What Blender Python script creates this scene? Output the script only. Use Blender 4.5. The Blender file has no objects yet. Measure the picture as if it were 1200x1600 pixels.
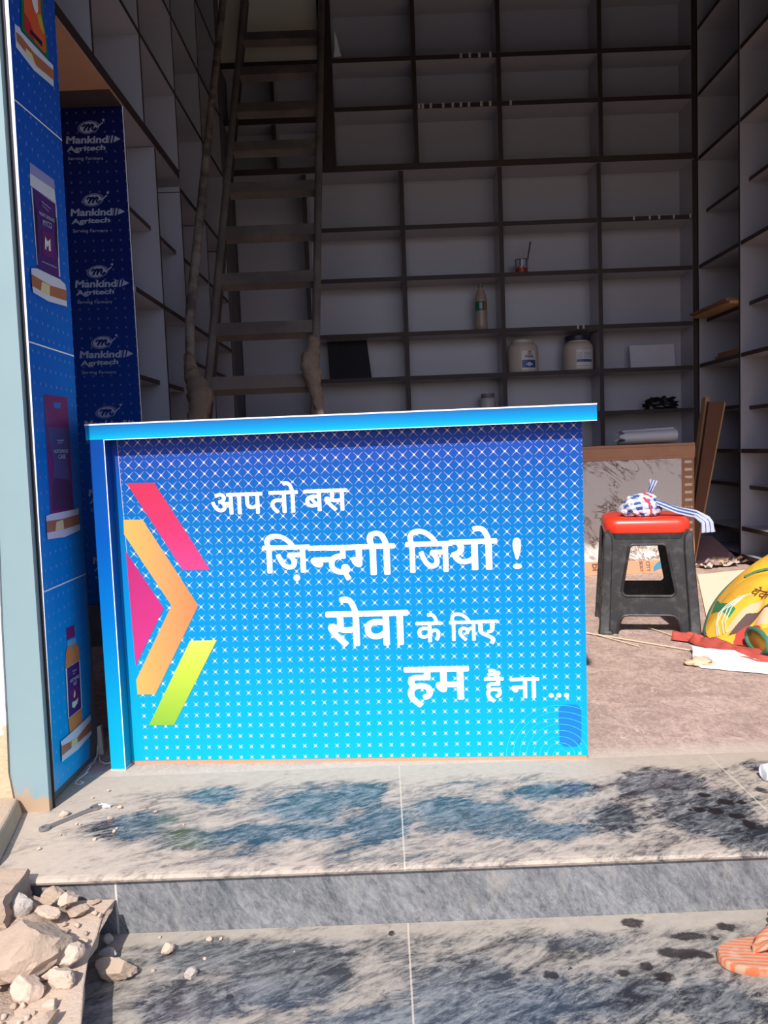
import bpy, bmesh, math, random
from mathutils import Vector, Matrix, noise

S = bpy.context.scene
COL = S.collection
PI = math.pi

# ------------------------------------------------------------------ camera
cam_data = bpy.data.cameras.new('camera')
cam_data.sensor_fit = 'VERTICAL'
cam_data.sensor_height = 24.0
cam_data.lens = 1250.0 / 1600.0 * 24.0
cam = bpy.data.objects.new('camera', cam_data)
COL.objects.link(cam)
PITCH, ROLL = 0.0795, -0.0383
_f = Vector((0, math.cos(PITCH), -math.sin(PITCH)))
_r = Vector((1, 0, 0))
_u = _r.cross(_f)
_r2 = math.cos(ROLL) * _r + math.sin(ROLL) * _u
_u2 = -math.sin(ROLL) * _r + math.cos(ROLL) * _u
cam.matrix_world = Matrix(((_r2.x, _u2.x, -_f.x, 0.0), (_r2.y, _u2.y, -_f.y, -1.9845), (_r2.z, _u2.z, -_f.z, 0.8087), (0, 0, 0, 1)))
cam_data.clip_start = 0.05
S.camera = cam

# ------------------------------------------------------------------ world, sun, exposure
world = bpy.data.worlds.new('sky')
S.world = world
world.use_nodes = True
wn = world.node_tree
sky = wn.nodes.new('ShaderNodeTexSky')
sky.sky_type = 'NISHITA'
sky.sun_disc = False
sky.sun_elevation = math.radians(43)
sky.sun_rotation = math.radians(193)
sky.air_density = 1.0
sky.dust_density = 1.5
tint = wn.nodes.new('ShaderNodeMix'); tint.data_type = 'RGBA'; tint.blend_type = 'MULTIPLY'
tint.inputs[0].default_value = 1.0
tint.inputs[7].default_value = (0.88, 0.90, 1.10, 1.0)
wn.links.new(sky.outputs[0], tint.inputs[6])
wn.links.new(tint.outputs[2], wn.nodes['Background'].inputs[0])
wn.nodes['Background'].inputs[1].default_value = 0.15
sun_data = bpy.data.lights.new('sun', 'SUN')
sun_data.energy = 5.5
sun_data.angle = math.radians(0.9)
sun_data.color = (1.0, 0.95, 0.88)
sun = bpy.data.objects.new('sun', sun_data)
COL.objects.link(sun)
EL, AZ = math.radians(43), math.radians(13)
to_sun = Vector((-math.sin(AZ) * math.cos(EL), -math.cos(AZ) * math.cos(EL), math.sin(EL)))
sun.rotation_euler = to_sun.to_track_quat('Z', 'Y').to_euler()
sun.location = (-2, -6, 6)
S.view_settings.view_transform = 'Standard'
S.view_settings.look = 'None'
S.view_settings.exposure = 0.0
S.view_settings.gamma = 1.0
S.view_settings.use_curve_mapping = False

# ------------------------------------------------------------------ helpers
def lin(c):
    return tuple(((v / 255.0) / 12.92 if v / 255.0 <= 0.04045 else ((v / 255.0 + 0.055) / 1.055) ** 2.4) for v in c)

def C4(c, k=1.0):
    return tuple(min(0.92, v * k) for v in lin(c)) + (1.0,)

class E:
    """node expression"""
    def __init__(s, nt, sock): s.nt, s.s = nt, sock
    def op(s, o, b=None, c=None):
        n = s.nt.nodes.new('ShaderNodeMath'); n.operation = o
        s.nt.links.new(s.s, n.inputs[0])
        for i, v in ((1, b), (2, c)):
            if v is None: continue
            if isinstance(v, E): s.nt.links.new(v.s, n.inputs[i])
            else: n.inputs[i].default_value = v
        return E(s.nt, n.outputs[0])
    def __add__(s, b): return s.op('ADD', b)
    def __sub__(s, b): return s.op('SUBTRACT', b)
    def __mul__(s, b): return s.op('MULTIPLY', b)
    def __truediv__(s, b): return s.op('DIVIDE', b)
    def abs(s): return s.op('ABSOLUTE')
    def frac(s): return s.op('FRACT')
    def max(s, b): return s.op('MAXIMUM', b)
    def min(s, b): return s.op('MINIMUM', b)
    def sqrt(s): return s.op('SQRT')
    def ramp(s, a, b, x=0.0, y=1.0, smooth=True):
        n = s.nt.nodes.new('ShaderNodeMapRange')
        n.interpolation_type = 'SMOOTHSTEP' if smooth else 'LINEAR'
        s.nt.links.new(s.s, n.inputs[0])
        for i, v in zip((1, 2, 3, 4), (a, b, x, y)):
            if isinstance(v, E): s.nt.links.new(v.s, n.inputs[i])
            else: n.inputs[i].default_value = v
        return E(s.nt, n.outputs[0])

class Mat:
    def __init__(s, name, rough=0.6, spec=0.5):
        s.m = bpy.data.materials.new(name); s.m.use_nodes = True
        s.nt = s.m.node_tree; s.b = s.nt.nodes['Principled BSDF']
        s.b.inputs['Roughness'].default_value = rough
        s.b.inputs['Specular IOR Level'].default_value = spec
        s._co = None
    def co(s):
        if s._co is None:
            s._co = s.nt.nodes.new('ShaderNodeTexCoord').outputs['Object']
        return s._co
    def xyz(s):
        n = s.nt.nodes.new('ShaderNodeSeparateXYZ'); s.nt.links.new(s.co(), n.inputs[0])
        return [E(s.nt, n.outputs[i]) for i in range(3)]
    def mapped(s, loc=(0, 0, 0), rot=(0, 0, 0), scale=(1, 1, 1), kind='POINT', co=None):
        n = s.nt.nodes.new('ShaderNodeMapping'); n.vector_type = kind
        s.nt.links.new(co or s.co(), n.inputs[0])
        n.inputs[1].default_value = loc; n.inputs[2].default_value = rot; n.inputs[3].default_value = scale
        return n.outputs[0]
    def aniso(s, rot, scale, loc=(0, 0, 0)):
        return s.mapped(loc, rot, tuple(1.0 / k for k in scale), 'TEXTURE')
    def noise(s, scale, detail=4, rough=0.6, dist=0.0, co=None):
        n = s.nt.nodes.new('ShaderNodeTexNoise')
        s.nt.links.new(co or s.co(), n.inputs['Vector'])
        n.inputs['Scale'].default_value = scale; n.inputs['Detail'].default_value = detail
        n.inputs['Roughness'].default_value = rough; n.inputs['Distortion'].default_value = dist
        return E(s.nt, n.outputs[0])
    def voronoi(s, scale, co=None):
        n = s.nt.nodes.new('ShaderNodeTexVoronoi')
        s.nt.links.new(co or s.co(), n.inputs['Vector']); n.inputs['Scale'].default_value = scale
        return E(s.nt, n.outputs[0])
    def mix(s, fac, a, b):
        n = s.nt.nodes.new('ShaderNodeMix'); n.data_type = 'RGBA'
        s.put(n.inputs[0], fac); s.put(n.inputs[6], a); s.put(n.inputs[7], b)
        return E(s.nt, n.outputs[2])
    def grad(s, e, stops):
        n = s.nt.nodes.new('ShaderNodeValToRGB'); s.nt.links.new(e.s, n.inputs[0])
        r = n.color_ramp
        while len(r.elements) < len(stops): r.elements.new(0.5)
        for el, (p, c) in zip(r.elements, stops): el.position = p; el.color = c
        return E(s.nt, n.outputs[0])
    def put(s, inp, v):
        if isinstance(v, E): s.nt.links.new(v.s, inp)
        else: inp.default_value = v
    def color(s, v): s.put(s.b.inputs['Base Color'], v); return s
    def rough(s, v): s.put(s.b.inputs['Roughness'], v); return s
    def bump(s, e, strength=0.3, dist=0.01):
        n = s.nt.nodes.new('ShaderNodeBump'); n.inputs['Strength'].default_value = strength
        n.inputs['Distance'].default_value = dist
        s.nt.links.new(e.s, n.inputs['Height']); s.nt.links.new(n.outputs[0], s.b.inputs['Normal']); return s
    def ellipse(s, x, y, rx, ry, ang=0, inner=0.3, co=None):
        v = s.mapped((x, y, 0), (0, 0, math.radians(ang)), (max(rx, 1e-3), max(ry, 1e-3), 1e6), 'TEXTURE', co)
        n = s.nt.nodes.new('ShaderNodeVectorMath'); n.operation = 'LENGTH'; s.nt.links.new(v, n.inputs[0])
        return E(s.nt, n.outputs['Value']).ramp(1.15, inner)

def plain(name, c, rough=0.6, k=1.0, spec=0.5, var=0.12, scale=14.0, metal=0.0, bump=0.0):
    m = Mat(name, rough, spec)
    a, b = C4(c, k * (1 - var)), C4(c, k * (1 + var))
    m.color(m.mix(m.noise(scale, 5), a, b))
    m.b.inputs['Metallic'].default_value = metal
    if bump: m.bump(m.noise(scale * 6, 4), bump, 0.004)
    return m.m

class MB:
    def __init__(s): s.v, s.f, s.i = [], [], []
    def add(s, vs, fs, m=0):
        o = len(s.v); s.v += [tuple(v) for v in vs]
        s.f += [tuple(o + k for k in f) for f in fs]; s.i += [m] * len(fs); return s
    def box(s, x0, x1, y0, y1, z0, z1, m=0, edge=None, em=1):
        vs = [(x0, y0, z0), (x1, y0, z0), (x1, y1, z0), (x0, y1, z0), (x0, y0, z1), (x1, y0, z1), (x1, y1, z1), (x0, y1, z1)]
        fs = {'-z': (0, 3, 2, 1), '+z': (4, 5, 6, 7), '-y': (0, 1, 5, 4), '+x': (1, 2, 6, 5), '+y': (2, 3, 7, 6), '-x': (3, 0, 4, 7)}
        o = len(s.v); s.v += vs
        for k, f in fs.items():
            s.f.append(tuple(o + q for q in f)); s.i.append(em if edge and k in edge else m)
        return s
    def prism(s, bottom, top, m=0):
        n = len(bottom); vs = list(bottom) + list(top)
        fs = [tuple(reversed(range(n))), tuple(range(n, 2 * n))] + [(k, (k + 1) % n, n + (k + 1) % n, n + k) for k in range(n)]
        return s.add(vs, fs, m)
    def tube(s, pts, r, n=10, m=0, cap=True, squash=None):
        pts = [Vector(p) for p in pts]; rs = r if isinstance(r, (list, tuple)) else [r] * len(pts)
        vs = []; up = Vector((0, 0, 1)); prev = None
        for k, p in enumerate(pts):
            d = (pts[min(k + 1, len(pts) - 1)] - pts[max(k - 1, 0)]).normalized()
            if prev is None:
                a = d.cross(up if abs(d.z) < 0.9 else Vector((0, 1, 0))).normalized()
            else:
                a = (prev - d * prev.dot(d)).normalized()
            prev = a; b = d.cross(a)
            for q in range(n):
                t = 2 * PI * q / n
                vs.append(p + a * math.cos(t) * rs[k] + b * math.sin(t) * rs[k] * (squash or 1.0))
        fs = [(k * n + q, k * n + (q + 1) % n, (k + 1) * n + (q + 1) % n, (k + 1) * n + q) for k in range(len(pts) - 1) for q in range(n)]
        if cap:
            fs += [tuple(reversed(range(n))), tuple((len(pts) - 1) * n + q for q in range(n))]
        return s.add(vs, fs, m)
    def rings(s, rings, m=0, cap=(True, True)):
        n = len(rings[0]); vs = [p for r in rings for p in r]
        fs = [(k * n + q, k * n + (q + 1) % n, (k + 1) * n + (q + 1) % n, (k + 1) * n + q) for k in range(len(rings) - 1) for q in range(n)]
        if cap[0]: fs.append(tuple(reversed(range(n))))
        if cap[1]: fs.append(tuple((len(rings) - 1) * n + q for q in range(n)))
        return s.add(vs, fs, m)
    def lathe(s, prof, n=24, m=0, cx=0, cy=0):
        return s.rings([[(cx + r * math.cos(2 * PI * q / n), cy + r * math.sin(2 * PI * q / n), z) for q in range(n)] for r, z in prof], m)
    def build(s, name, mats, parent=None, loc=(0, 0, 0), rot=(0, 0, 0), smooth=False, bevel=0.0, auto=True):
        me = bpy.data.meshes.new(name); me.from_pydata(s.v, [], s.f)
        for mm in (mats if isinstance(mats, (list, tuple)) else [mats]): me.materials.append(mm)
        for p, k in zip(me.polygons, s.i): p.material_index = k; p.use_smooth = smooth
        me.update()
        bm = bmesh.new(); bm.from_mesh(me); bmesh.ops.recalc_face_normals(bm, faces=bm.faces); bm.to_mesh(me); bm.free()
        if smooth and auto: me.set_sharp_from_angle(angle=math.radians(45))
        o = bpy.data.objects.new(name, me); COL.objects.link(o)
        o.parent = parent; o.location = loc; o.rotation_euler = rot
        if bevel:
            b = o.modifiers.new('bevel', 'BEVEL'); b.width = bevel; b.segments = 2; b.limit_method = 'ANGLE'; b.angle_limit = math.radians(40)
        return o

def tag(o, label=None, cat=None, group=None, kind=None):
    for k, v in (('label', label), ('category', cat), ('group', group), ('kind', kind)):
        if v: o[k] = v
    return o

def thing(name, label, cat, loc=(0, 0, 0), rz=0.0, group=None):
    o = bpy.data.objects.new(name, None); COL.objects.link(o); o.empty_display_size = 0.05
    o.location = loc; o.rotation_euler = (0, 0, rz)
    return tag(o, label, cat, group)

def struct(o): o['kind'] = 'structure'; return o

def rounded(w, d, r, z, n=6):
    pts = []
    for cx, cy, a in ((w - r, d - r, 0), (-w + r, d - r, 90), (-w + r, -d + r, 180), (w - r, -d + r, 270)):
        for k in range(n + 1):
            t = math.radians(a + 90 * k / n); pts.append((cx + r * math.cos(t), cy + r * math.sin(t), z))
    return pts

_tcache = {}
def text_geo(s, bold=0.0, clip=None):
    """flat triangles of a piece of lettering"""
    key = (s, bold, clip)
    if key in _tcache: return _tcache[key]
    c = bpy.data.curves.new('lettering', 'FONT'); c.body = s; c.size = 1.0; c.resolution_u = 5
    o = bpy.data.objects.new('lettering', c); COL.objects.link(o)
    dg = bpy.context.evaluated_depsgraph_get()
    me = bpy.data.meshes.new_from_object(o.evaluated_get(dg))
    if clip is not None:
        bm = bmesh.new(); bm.from_mesh(me)
        bmesh.ops.bisect_plane(bm, geom=bm.verts[:] + bm.edges[:] + bm.faces[:], plane_co=(clip, 0, 0), plane_no=(1, 0, 0), clear_outer=True)
        bm.to_mesh(me); bm.free()
    vs = [(v.co.x, v.co.y) for v in me.vertices]; fs = [tuple(p.vertices) for p in me.polygons]
    bpy.data.objects.remove(o); bpy.data.curves.remove(c); bpy.data.meshes.remove(me)
    V, F = [], []
    offs = [(0, 0)] + ([(bold * math.cos(k * PI / 4), bold * math.sin(k * PI / 4)) for k in range(8)] if bold else [])
    for k, (dx, dy) in enumerate(offs):
        o0 = len(V); V += [(x + dx, y + dy, k) for x, y in vs]; F += [tuple(o0 + q for q in f) for f in fs]
    _tcache[key] = (V, F)
    return V, F

def text_into(mb, s, fn, bold=0.0, clip=None, m=0, shear=0.0):
    """maps lettering, normalised to its own bounding box, through fn(u, v, layer)"""
    V, F = text_geo(s, bold, clip)
    V = [(x + shear * y, y, k) for x, y, k in V]
    x0, x1 = min(v[0] for v in V), max(v[0] for v in V); y0, y1 = min(v[1] for v in V), max(v[1] for v in V)
    mb.add([fn((x - x0) / (x1 - x0), (y - y0) / (y1 - y0), k) for x, y, k in V], F, m)

def stars(M, u, v, su, sv, reach, w, fade=None, dot=0.13):
    """lattice of four-armed sparkles, arms along the diagonals; returns mask, core"""
    fu = (u / su).frac() - 0.5; fv = (v / sv).frac() - 0.5
    r = (fu * fu + fv * fv).sqrt()
    d = (fu - fv).abs().min((fu + fv).abs())
    width = r.ramp(0.0, reach, w, w * 0.25, False)
    arm = d.ramp(width, width * 0.35) * r.ramp(reach, reach * 0.75)
    core = r.ramp(dot, dot * 0.4)
    return arm, core
SIDE_PLANE=(-0.80553,-0.06612,0.01326)
SIDE_PRINT=[('stand white', [(-0.1394, 1.7716), (-0.1067, 1.7786), (-0.1021, 1.7744), (0.0771, 1.7944), (0.1124, 1.7993), (0.1077, 1.7449), (-0.0316, 1.7221), (-0.1397, 1.7226)], 'white'), ('stand band', [(-0.1343, 1.757), (-0.1094, 1.7617), (-0.0247, 1.7645), (0.1148, 1.7873), (0.1106, 1.7622), (-0.0132, 1.74), (-0.1338, 1.7382)], 'copper'), ('stand glint', [(-0.0793, 1.7491), (-0.0416, 1.7538), (-0.0172, 1.7396), (-0.0812, 1.7377)], 'gold'), ('packet green', [(-0.0898, 1.8739), (-0.1012, 1.78), (-0.0837, 1.7784), (0.0772, 1.7952), (0.0705, 1.8438), (0.0526, 1.8853), (0.0602, 1.9563)], 'green'), ('packet red', [(-0.0703, 1.8846), (-0.0846, 1.7949), (-0.0732, 1.7875), (0.0506, 1.7989), (0.0601, 1.8063), (0.0602, 1.8443), (0.0378, 1.8818), (0.0401, 1.9453)], 'orange'), ('packet dark red', [(-0.0794, 1.8276), (-0.0846, 1.7949), (-0.0732, 1.7875), (-0.0201, 1.7924), (-0.0244, 1.8133), (-0.0486, 1.8264)], 'red'), ('packet yellow', [(0.0036, 1.8668), (0.0356, 1.8807), (0.0545, 1.8471), (0.0433, 1.8415), (0.0202, 1.8479)], 'yellow'), ('packet white', [(-0.0262, 1.8955), (0.0159, 1.9183), (0.0153, 1.8783), (0.0013, 1.8649), (-0.0082, 1.8661), (-0.0218, 1.8764)], 'pale'), ('packet bar', [(-0.0474, 1.8064), (0.0312, 1.8175), (0.029, 1.8039), (-0.0496, 1.7973)], 'dark'), ('cap side', [(-0.1003, 1.4375), (-0.0988, 1.4657), (0.069, 1.482), (0.0745, 1.4497)], 'white'), ('cap top', [(-0.0988, 1.4657), (-0.0966, 1.4908), (0.0692, 1.5051), (0.069, 1.482)], 'lilac'), ('body white', [(-0.0983, 1.4348), (0.0743, 1.4485), (0.0736, 1.2692), (-0.0886, 1.2633)], 'white'), ('body purple', [(-0.0907, 1.4356), (0.0666, 1.4461), (0.0633, 1.2614), (-0.0844, 1.2574)], 'purple'), ('body dark left', [(-0.0832, 1.4205), (-0.0684, 1.3752), (-0.0723, 1.2921), (-0.0804, 1.2902)], 'dark'), ('body dark right', [(0.0569, 1.4106), (0.0684, 1.4139), (0.0661, 1.3131), (0.0496, 1.3457)], 'dark'), ('body magenta', [(-0.0459, 1.3539), (0.0342, 1.361), (0.039, 1.3043), (-0.0489, 1.2954)], 'magenta'), ('stand top', [(-0.1313, 1.2459), (-0.0914, 1.2536), (0.0686, 1.262), (0.1059, 1.2573), (0.1113, 1.2432), (-0.0087, 1.2317), (-0.1337, 1.2309)], 'white'), ('stand band', [(-0.1335, 1.2321), (-0.0087, 1.2317), (0.113, 1.2441), (0.109, 1.2163), (-0.0199, 1.2058), (-0.1335, 1.2054)], 'copper'), ('stand foot', [(-0.1335, 1.2054), (-0.0199, 1.2058), (0.109, 1.2163), (0.1082, 1.2023), (-0.0294, 1.1898), (-0.1296, 1.1917)], 'white'), ('stand glint', [(-0.0698, 1.2286), (-0.0158, 1.2302), (-0.0199, 1.2058), (-0.08, 1.2058)], 'gold'), ('logo M', [(-0.0311, 1.3428), (-0.0136, 1.3345), (0.0069, 1.3456), (0.0054, 1.3155), (-0.0087, 1.3145), (-0.0098, 1.3284), (-0.0203, 1.3187), (-0.0257, 1.3267), (-0.0262, 1.3114), (-0.0361, 1.3125)], 'pale'), ('pouch', [(-0.0896, 0.9652), (0.078, 0.9687), (0.0781, 0.9014), (0.0821, 0.6801), (-0.0916, 0.6824), (-0.0918, 0.8958)], 'plum'), ('pouch hole', [(-0.0329, 0.9494), (0.0254, 0.9517), (0.0193, 0.9377), (-0.0245, 0.9367)], 'panelblue'), ('pouch window', [(-0.082, 0.8903), (0.0682, 0.8896), (0.071, 0.8604), (0.0466, 0.8097), (0.066, 0.7404), (0.0725, 0.686), (-0.0764, 0.6907), (-0.0751, 0.7397), (-0.0539, 0.8037), (-0.0792, 0.8585)], 'slate'), ('pouch window low', [(-0.0565, 0.7677), (0.0612, 0.7585), (0.0725, 0.686), (-0.0764, 0.6907), (-0.0713, 0.7419)], 'darkplum'), ('stand top', [(-0.1273, 0.6817), (-0.0914, 0.6835), (0.0799, 0.6816), (0.1173, 0.6828), (0.1141, 0.6645), (-0.0127, 0.6636), (-0.1277, 0.6677)], 'white'), ('stand band', [(-0.1275, 0.6689), (-0.0125, 0.6649), (0.1162, 0.667), (0.1183, 0.6404), (-0.002, 0.639), (-0.1286, 0.6421)], 'copper'), ('stand foot', [(-0.1286, 0.6421), (-0.002, 0.639), (0.1183, 0.6404), (0.1172, 0.6246), (-0.0053, 0.6193), (-0.1278, 0.6268)], 'white'), ('stand glint', [(-0.0637, 0.662), (-0.0127, 0.6636), (-0.0094, 0.6397), (-0.0745, 0.6401)], 'gold'), ('cap', [(-0.029, 0.3941), (0.0328, 0.3905), (0.034, 0.3604), (-0.0297, 0.364)], 'plum'), ('neck', [(-0.0284, 0.3625), (0.0411, 0.3548), (0.0385, 0.3398), (-0.0295, 0.3476)], 'paleblue'), ('body', [(-0.0295, 0.3476), (0.0385, 0.3398), (0.0564, 0.3249), (0.059, 0.2925), (0.0523, 0.1272), (-0.0489, 0.1344), (-0.0529, 0.1688), (-0.0553, 0.3029), (-0.0441, 0.3375)], 'amber'), ('label edge', [(-0.0545, 0.2989), (0.0589, 0.292), (0.0572, 0.1642), (-0.0551, 0.1733)], 'white'), ('label', [(-0.0435, 0.2971), (0.0504, 0.2909), (0.0476, 0.1673), (-0.049, 0.1737)], 'purple'), ('label magenta', [(-0.0382, 0.24), (0.0439, 0.2307), (0.0411, 0.192), (-0.0331, 0.2028)], 'magenta'), ('drop', [(0.003, 0.23), (0.0069, 0.2158), (-0.0006, 0.2091), (-0.0095, 0.2132), (-0.0062, 0.2225)], 'gold'), ('hand', [(-0.0235, 0.2048), (0.0059, 0.2006), (0.0264, 0.2019), (0.016, 0.1895), (-0.0087, 0.1858), (-0.0256, 0.1927)], 'mint'), ('stand top', [(-0.1218, 0.1399), (-0.0489, 0.1344), (0.0509, 0.129), (0.1161, 0.127), (0.1192, 0.1094), (-0.0109, 0.1051), (-0.1139, 0.1234)], 'white'), ('stand band', [(-0.1203, 0.1283), (-0.0107, 0.1063), (0.1194, 0.1107), (0.1145, 0.0835), (-0.0051, 0.0925), (-0.1208, 0.1039)], 'copper'), ('stand foot', [(-0.1206, 0.1051), (-0.0051, 0.0925), (0.1145, 0.0835), (0.1126, 0.0732), (-0.0001, 0.0749), (-0.121, 0.0905)], 'white'), ('stand glint', [(-0.0484, 0.1151), (-0.0028, 0.1059), (-0.0011, 0.0923), (-0.0515, 0.0972)], 'gold')]
SIDE_TEXT=[('Mankind', [(-0.0421, 1.4171), (0.0191, 1.4189), (-0.0427, 1.4216)]), ('Agritech', [(-0.0433, 1.4099), (0.0033, 1.4072), (-0.0432, 1.4145)]), ('NURTURKIND', [(-0.0626, 1.3832), (0.0432, 1.3935), (-0.0637, 1.392)]), ('MYCO', [(-0.0441, 1.3648), (0.0191, 1.3726), (-0.0431, 1.3789)]), ('consortium', [(-0.0655, 1.2743), (0.0389, 1.2825), (-0.0654, 1.2789)]), ('NURTURKIND', [(-0.0591, 0.827), (0.0481, 0.8274), (-0.0575, 0.8361)]), ('CARE', [(-0.0289, 0.813), (0.0242, 0.813), (-0.027, 0.8245)]), ('Mankind', [(-0.031, 0.8555), (0.0166, 0.8565), (-0.0302, 0.8604)]), ('Agritech', [(-0.0278, 0.8495), (0.0073, 0.8502), (-0.027, 0.8538)]), ('NURTURKIND', [(-0.0353, 0.2568), (0.0352, 0.2517), (-0.0353, 0.2657)]), ('VIT', [(-0.0145, 0.243), (0.0151, 0.2393), (-0.0135, 0.253)]), ('Mankind', [(-0.0145, 0.2788), (0.0191, 0.2759), (-0.0137, 0.2832)]), ('Agritech', [(-0.0133, 0.2721), (0.0069, 0.2702), (-0.0127, 0.2758)])]
SIDE_LINES=[((-0.1784, 1.5988), (0.1537, 1.6313)), ((-0.1658, 1.0766), (0.1456, 1.0817)), ((-0.15, 0.5099), (0.1467, 0.5026))]
LOGO={'m': [(-1.2607, 2.1168), (-1.0874, 2.114), (-1.2566, 2.1476)], 'a': [(-1.2596, 2.0786), (-1.1, 2.0805), (-1.2557, 2.1064)], 'f': [(-1.2569, 2.0473), (-1.1116, 2.0438), (-1.2543, 2.0645)], 'ell': [(-1.1629, 2.1802), (-1.1184, 2.1805), (-1.1612, 2.2057)], 'arrow': [(-1.0557, 2.1421), (-1.0327, 2.1281), (-1.0637, 2.1159)], 'bars': [[(-1.0884, 2.1433), (-1.0861, 2.1432), (-1.0926, 2.1142), (-1.0949, 2.1143)], [(-1.0797, 2.1435), (-1.0763, 2.1434), (-1.0834, 2.1139), (-1.0863, 2.114)], [(-1.0691, 2.144), (-1.0619, 2.1437), (-1.0696, 2.1139), (-1.0762, 2.1142)]], 'needle': [(-1.1405, 2.1716), (-1.1042, 2.1994), (-1.101, 2.1962), (-1.1379, 2.1673)], 'dot': [(-1.0994, 2.2075)], 'pm': [(-1.1896, 2.1679), (-1.1378, 2.1701), (-1.1835, 2.194)]}
TREAD_CLEAN=[(-0.432, -0.126, 0.078, 0.061, 20), (-0.201, -0.221, 0.11, 0.097, 10), (-0.086, -0.157, 0.068, 0.081, 0), (-0.245, -0.334, 0.179, 0.048, 0), (-0.026, -0.322, 0.083, 0.093, 0), (0.116, -0.274, 0.098, 0.098, 0), (0.212, -0.297, 0.097, 0.083, 10), (0.307, -0.378, 0.157, 0.046, 0), (0.377, -0.181, 0.131, 0.05, 0), (0.62, -0.168, 0.116, 0.109, 25), (0.67, -0.305, 0.134, 0.138, 0), (0.706, -0.41, 0.076, 0.091, 0), (0.467, -0.333, 0.08, 0.079, 0), (0.887, -0.079, 0.06, 0.052, 0), (-0.592, -0.276, 0.13, 0.085, 0), (-0.42, -0.348, 0.124, 0.054, 0)]
TREAD_SPOT=[(0.699, -0.234, 0.01, 0.011, 0), (0.659, -0.304, 0.011, 0.013, 0), (0.692, -0.313, 0.015, 0.016, 0), (0.727, -0.34, 0.015, 0.013, 0), (0.734, -0.379, 0.013, 0.018, 0), (0.73, -0.272, 0.018, 0.014, 0), (0.763, -0.278, 0.01, 0.01, 0), (0.835, -0.222, 0.011, 0.015, 0), (0.64, -0.303, 0.005, 0.006, 0)]
STEP_DARK=[(-0.344, -0.553, 0.133, 0.062, 0), (-0.204, -0.616, 0.139, 0.105, 0), (-0.359, -0.691, 0.11, 0.069, 0), (0.102, -0.668, 0.121, 0.079, 10), (0.214, -0.722, 0.116, 0.1, 0), (0.073, -0.745, 0.207, 0.038, 0), (-0.074, -0.737, 0.095, 0.03, 0), (0.376, -0.716, 0.126, 0.067, 0), (0.516, -0.739, 0.092, 0.076, 0), (0.326, -0.565, 0.094, 0.032, 0)]  # ellipses where the lower step turns darker, with less dust cover
STEP_SPOT=[(0.449, -0.507, 0.019, 0.013, 0), (0.614, -0.528, 0.01, 0.011, 0), (0.626, -0.535, 0.011, 0.011, 0), (0.587, -0.564, 0.006, 0.006, 0), (0.539, -0.555, 0.032, 0.01, 0), (0.514, -0.605, 0.03, 0.012, 0), (0.486, -0.601, 0.018, 0.014, 0), (0.546, -0.612, 0.014, 0.01, 0), (0.434, -0.636, 0.011, 0.011, 0), (0.455, -0.667, 0.015, 0.012, 0), (0.388, -0.651, 0.01, 0.009, 0), (0.264, -0.649, 0.011, 0.009, 0), (0.297, -0.635, 0.004, 0.004, 0), (-0.297, -0.673, 0.009, 0.007, 0), (-0.013, -0.51, 0.007, 0.006, 0)]
TREAD_PEBBLES=[(-0.697, -0.092, 0.006), (-0.642, -0.245, 0.009), (-0.612, -0.307, 0.007), (-0.638, -0.191, 0.008), (-0.547, -0.218, 0.006), (-0.643, -0.339, 0.007), (-0.701, -0.267, 0.004), (-0.747, -0.372, 0.006), (-0.726, -0.312, 0.004), (-0.71, -0.264, 0.005), (-0.61, -0.293, 0.005), (-0.466, -0.286, 0.004), (-0.722, -0.129, 0.005)]
STEP_PEBBLES=[(-0.368, -0.514, 0.009), (-0.345, -0.512, 0.006), (-0.451, -0.6, 0.006), (-0.364, -0.57, 0.005), (-0.467, -0.498, 0.005), (-0.199, -0.558, 0.003)]
# ------------------------------------------------------------------ materials
K = 0.56
def gradient_print(name, stops, axis, star=None, rough=0.35, K=K):
    """printed vinyl: colour runs along z, with a lattice of sparkles"""
    M = Mat(name, rough, 0.12)
    x, y, z = M.xyz()
    lo, hi = stops[0][0], stops[-1][0]
    base = M.grad(z.ramp(lo, hi, 0, 1, False), [((p - lo) / (hi - lo), C4(c, K)) for p, c in stops])
    if star: base = star(M, x, y, z, base)
    M.color(base); return M.m

def counter_star(M, x, y, z, base):
    u = x + 1.1507 + 0.02825 * 0.5; v = z - 0.8187 + 0.0287 * 0.5 + 0.0287 * 40
    arm, core = stars(M, u, v, 0.02825, 0.0287, z.ramp(0.02, 0.75, 0.30, 0.66, False), z.ramp(0.02, 0.8, 0.05, 0.055, False))
    inside = ((z * -0.0247) + (-1.1762 + 0.8207 * 0.0247))
    keep = (x - inside).ramp(0.0, 0.0006)
    edge = (x - inside - 0.0008).abs().ramp(0.0012, 0.0004)
    warm = M.mix(z.ramp(0.45, 0.75), C4((222, 242, 255), 0.9), C4((240, 205, 205), 0.9))
    cwarm = M.mix(z.ramp(0.35, 0.7), C4((255, 255, 250), 1.0), C4((255, 205, 180), 1.0))
    base = M.mix(arm * keep * z.ramp(0.0, 0.7, 0.5, 0.72, False), base, warm)
    base = M.mix((core * keep * 0.95), base, cwarm)
    return M.mix(edge * z.ramp(0.2, 0.8, 0.0, 0.6), base, warm)

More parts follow.
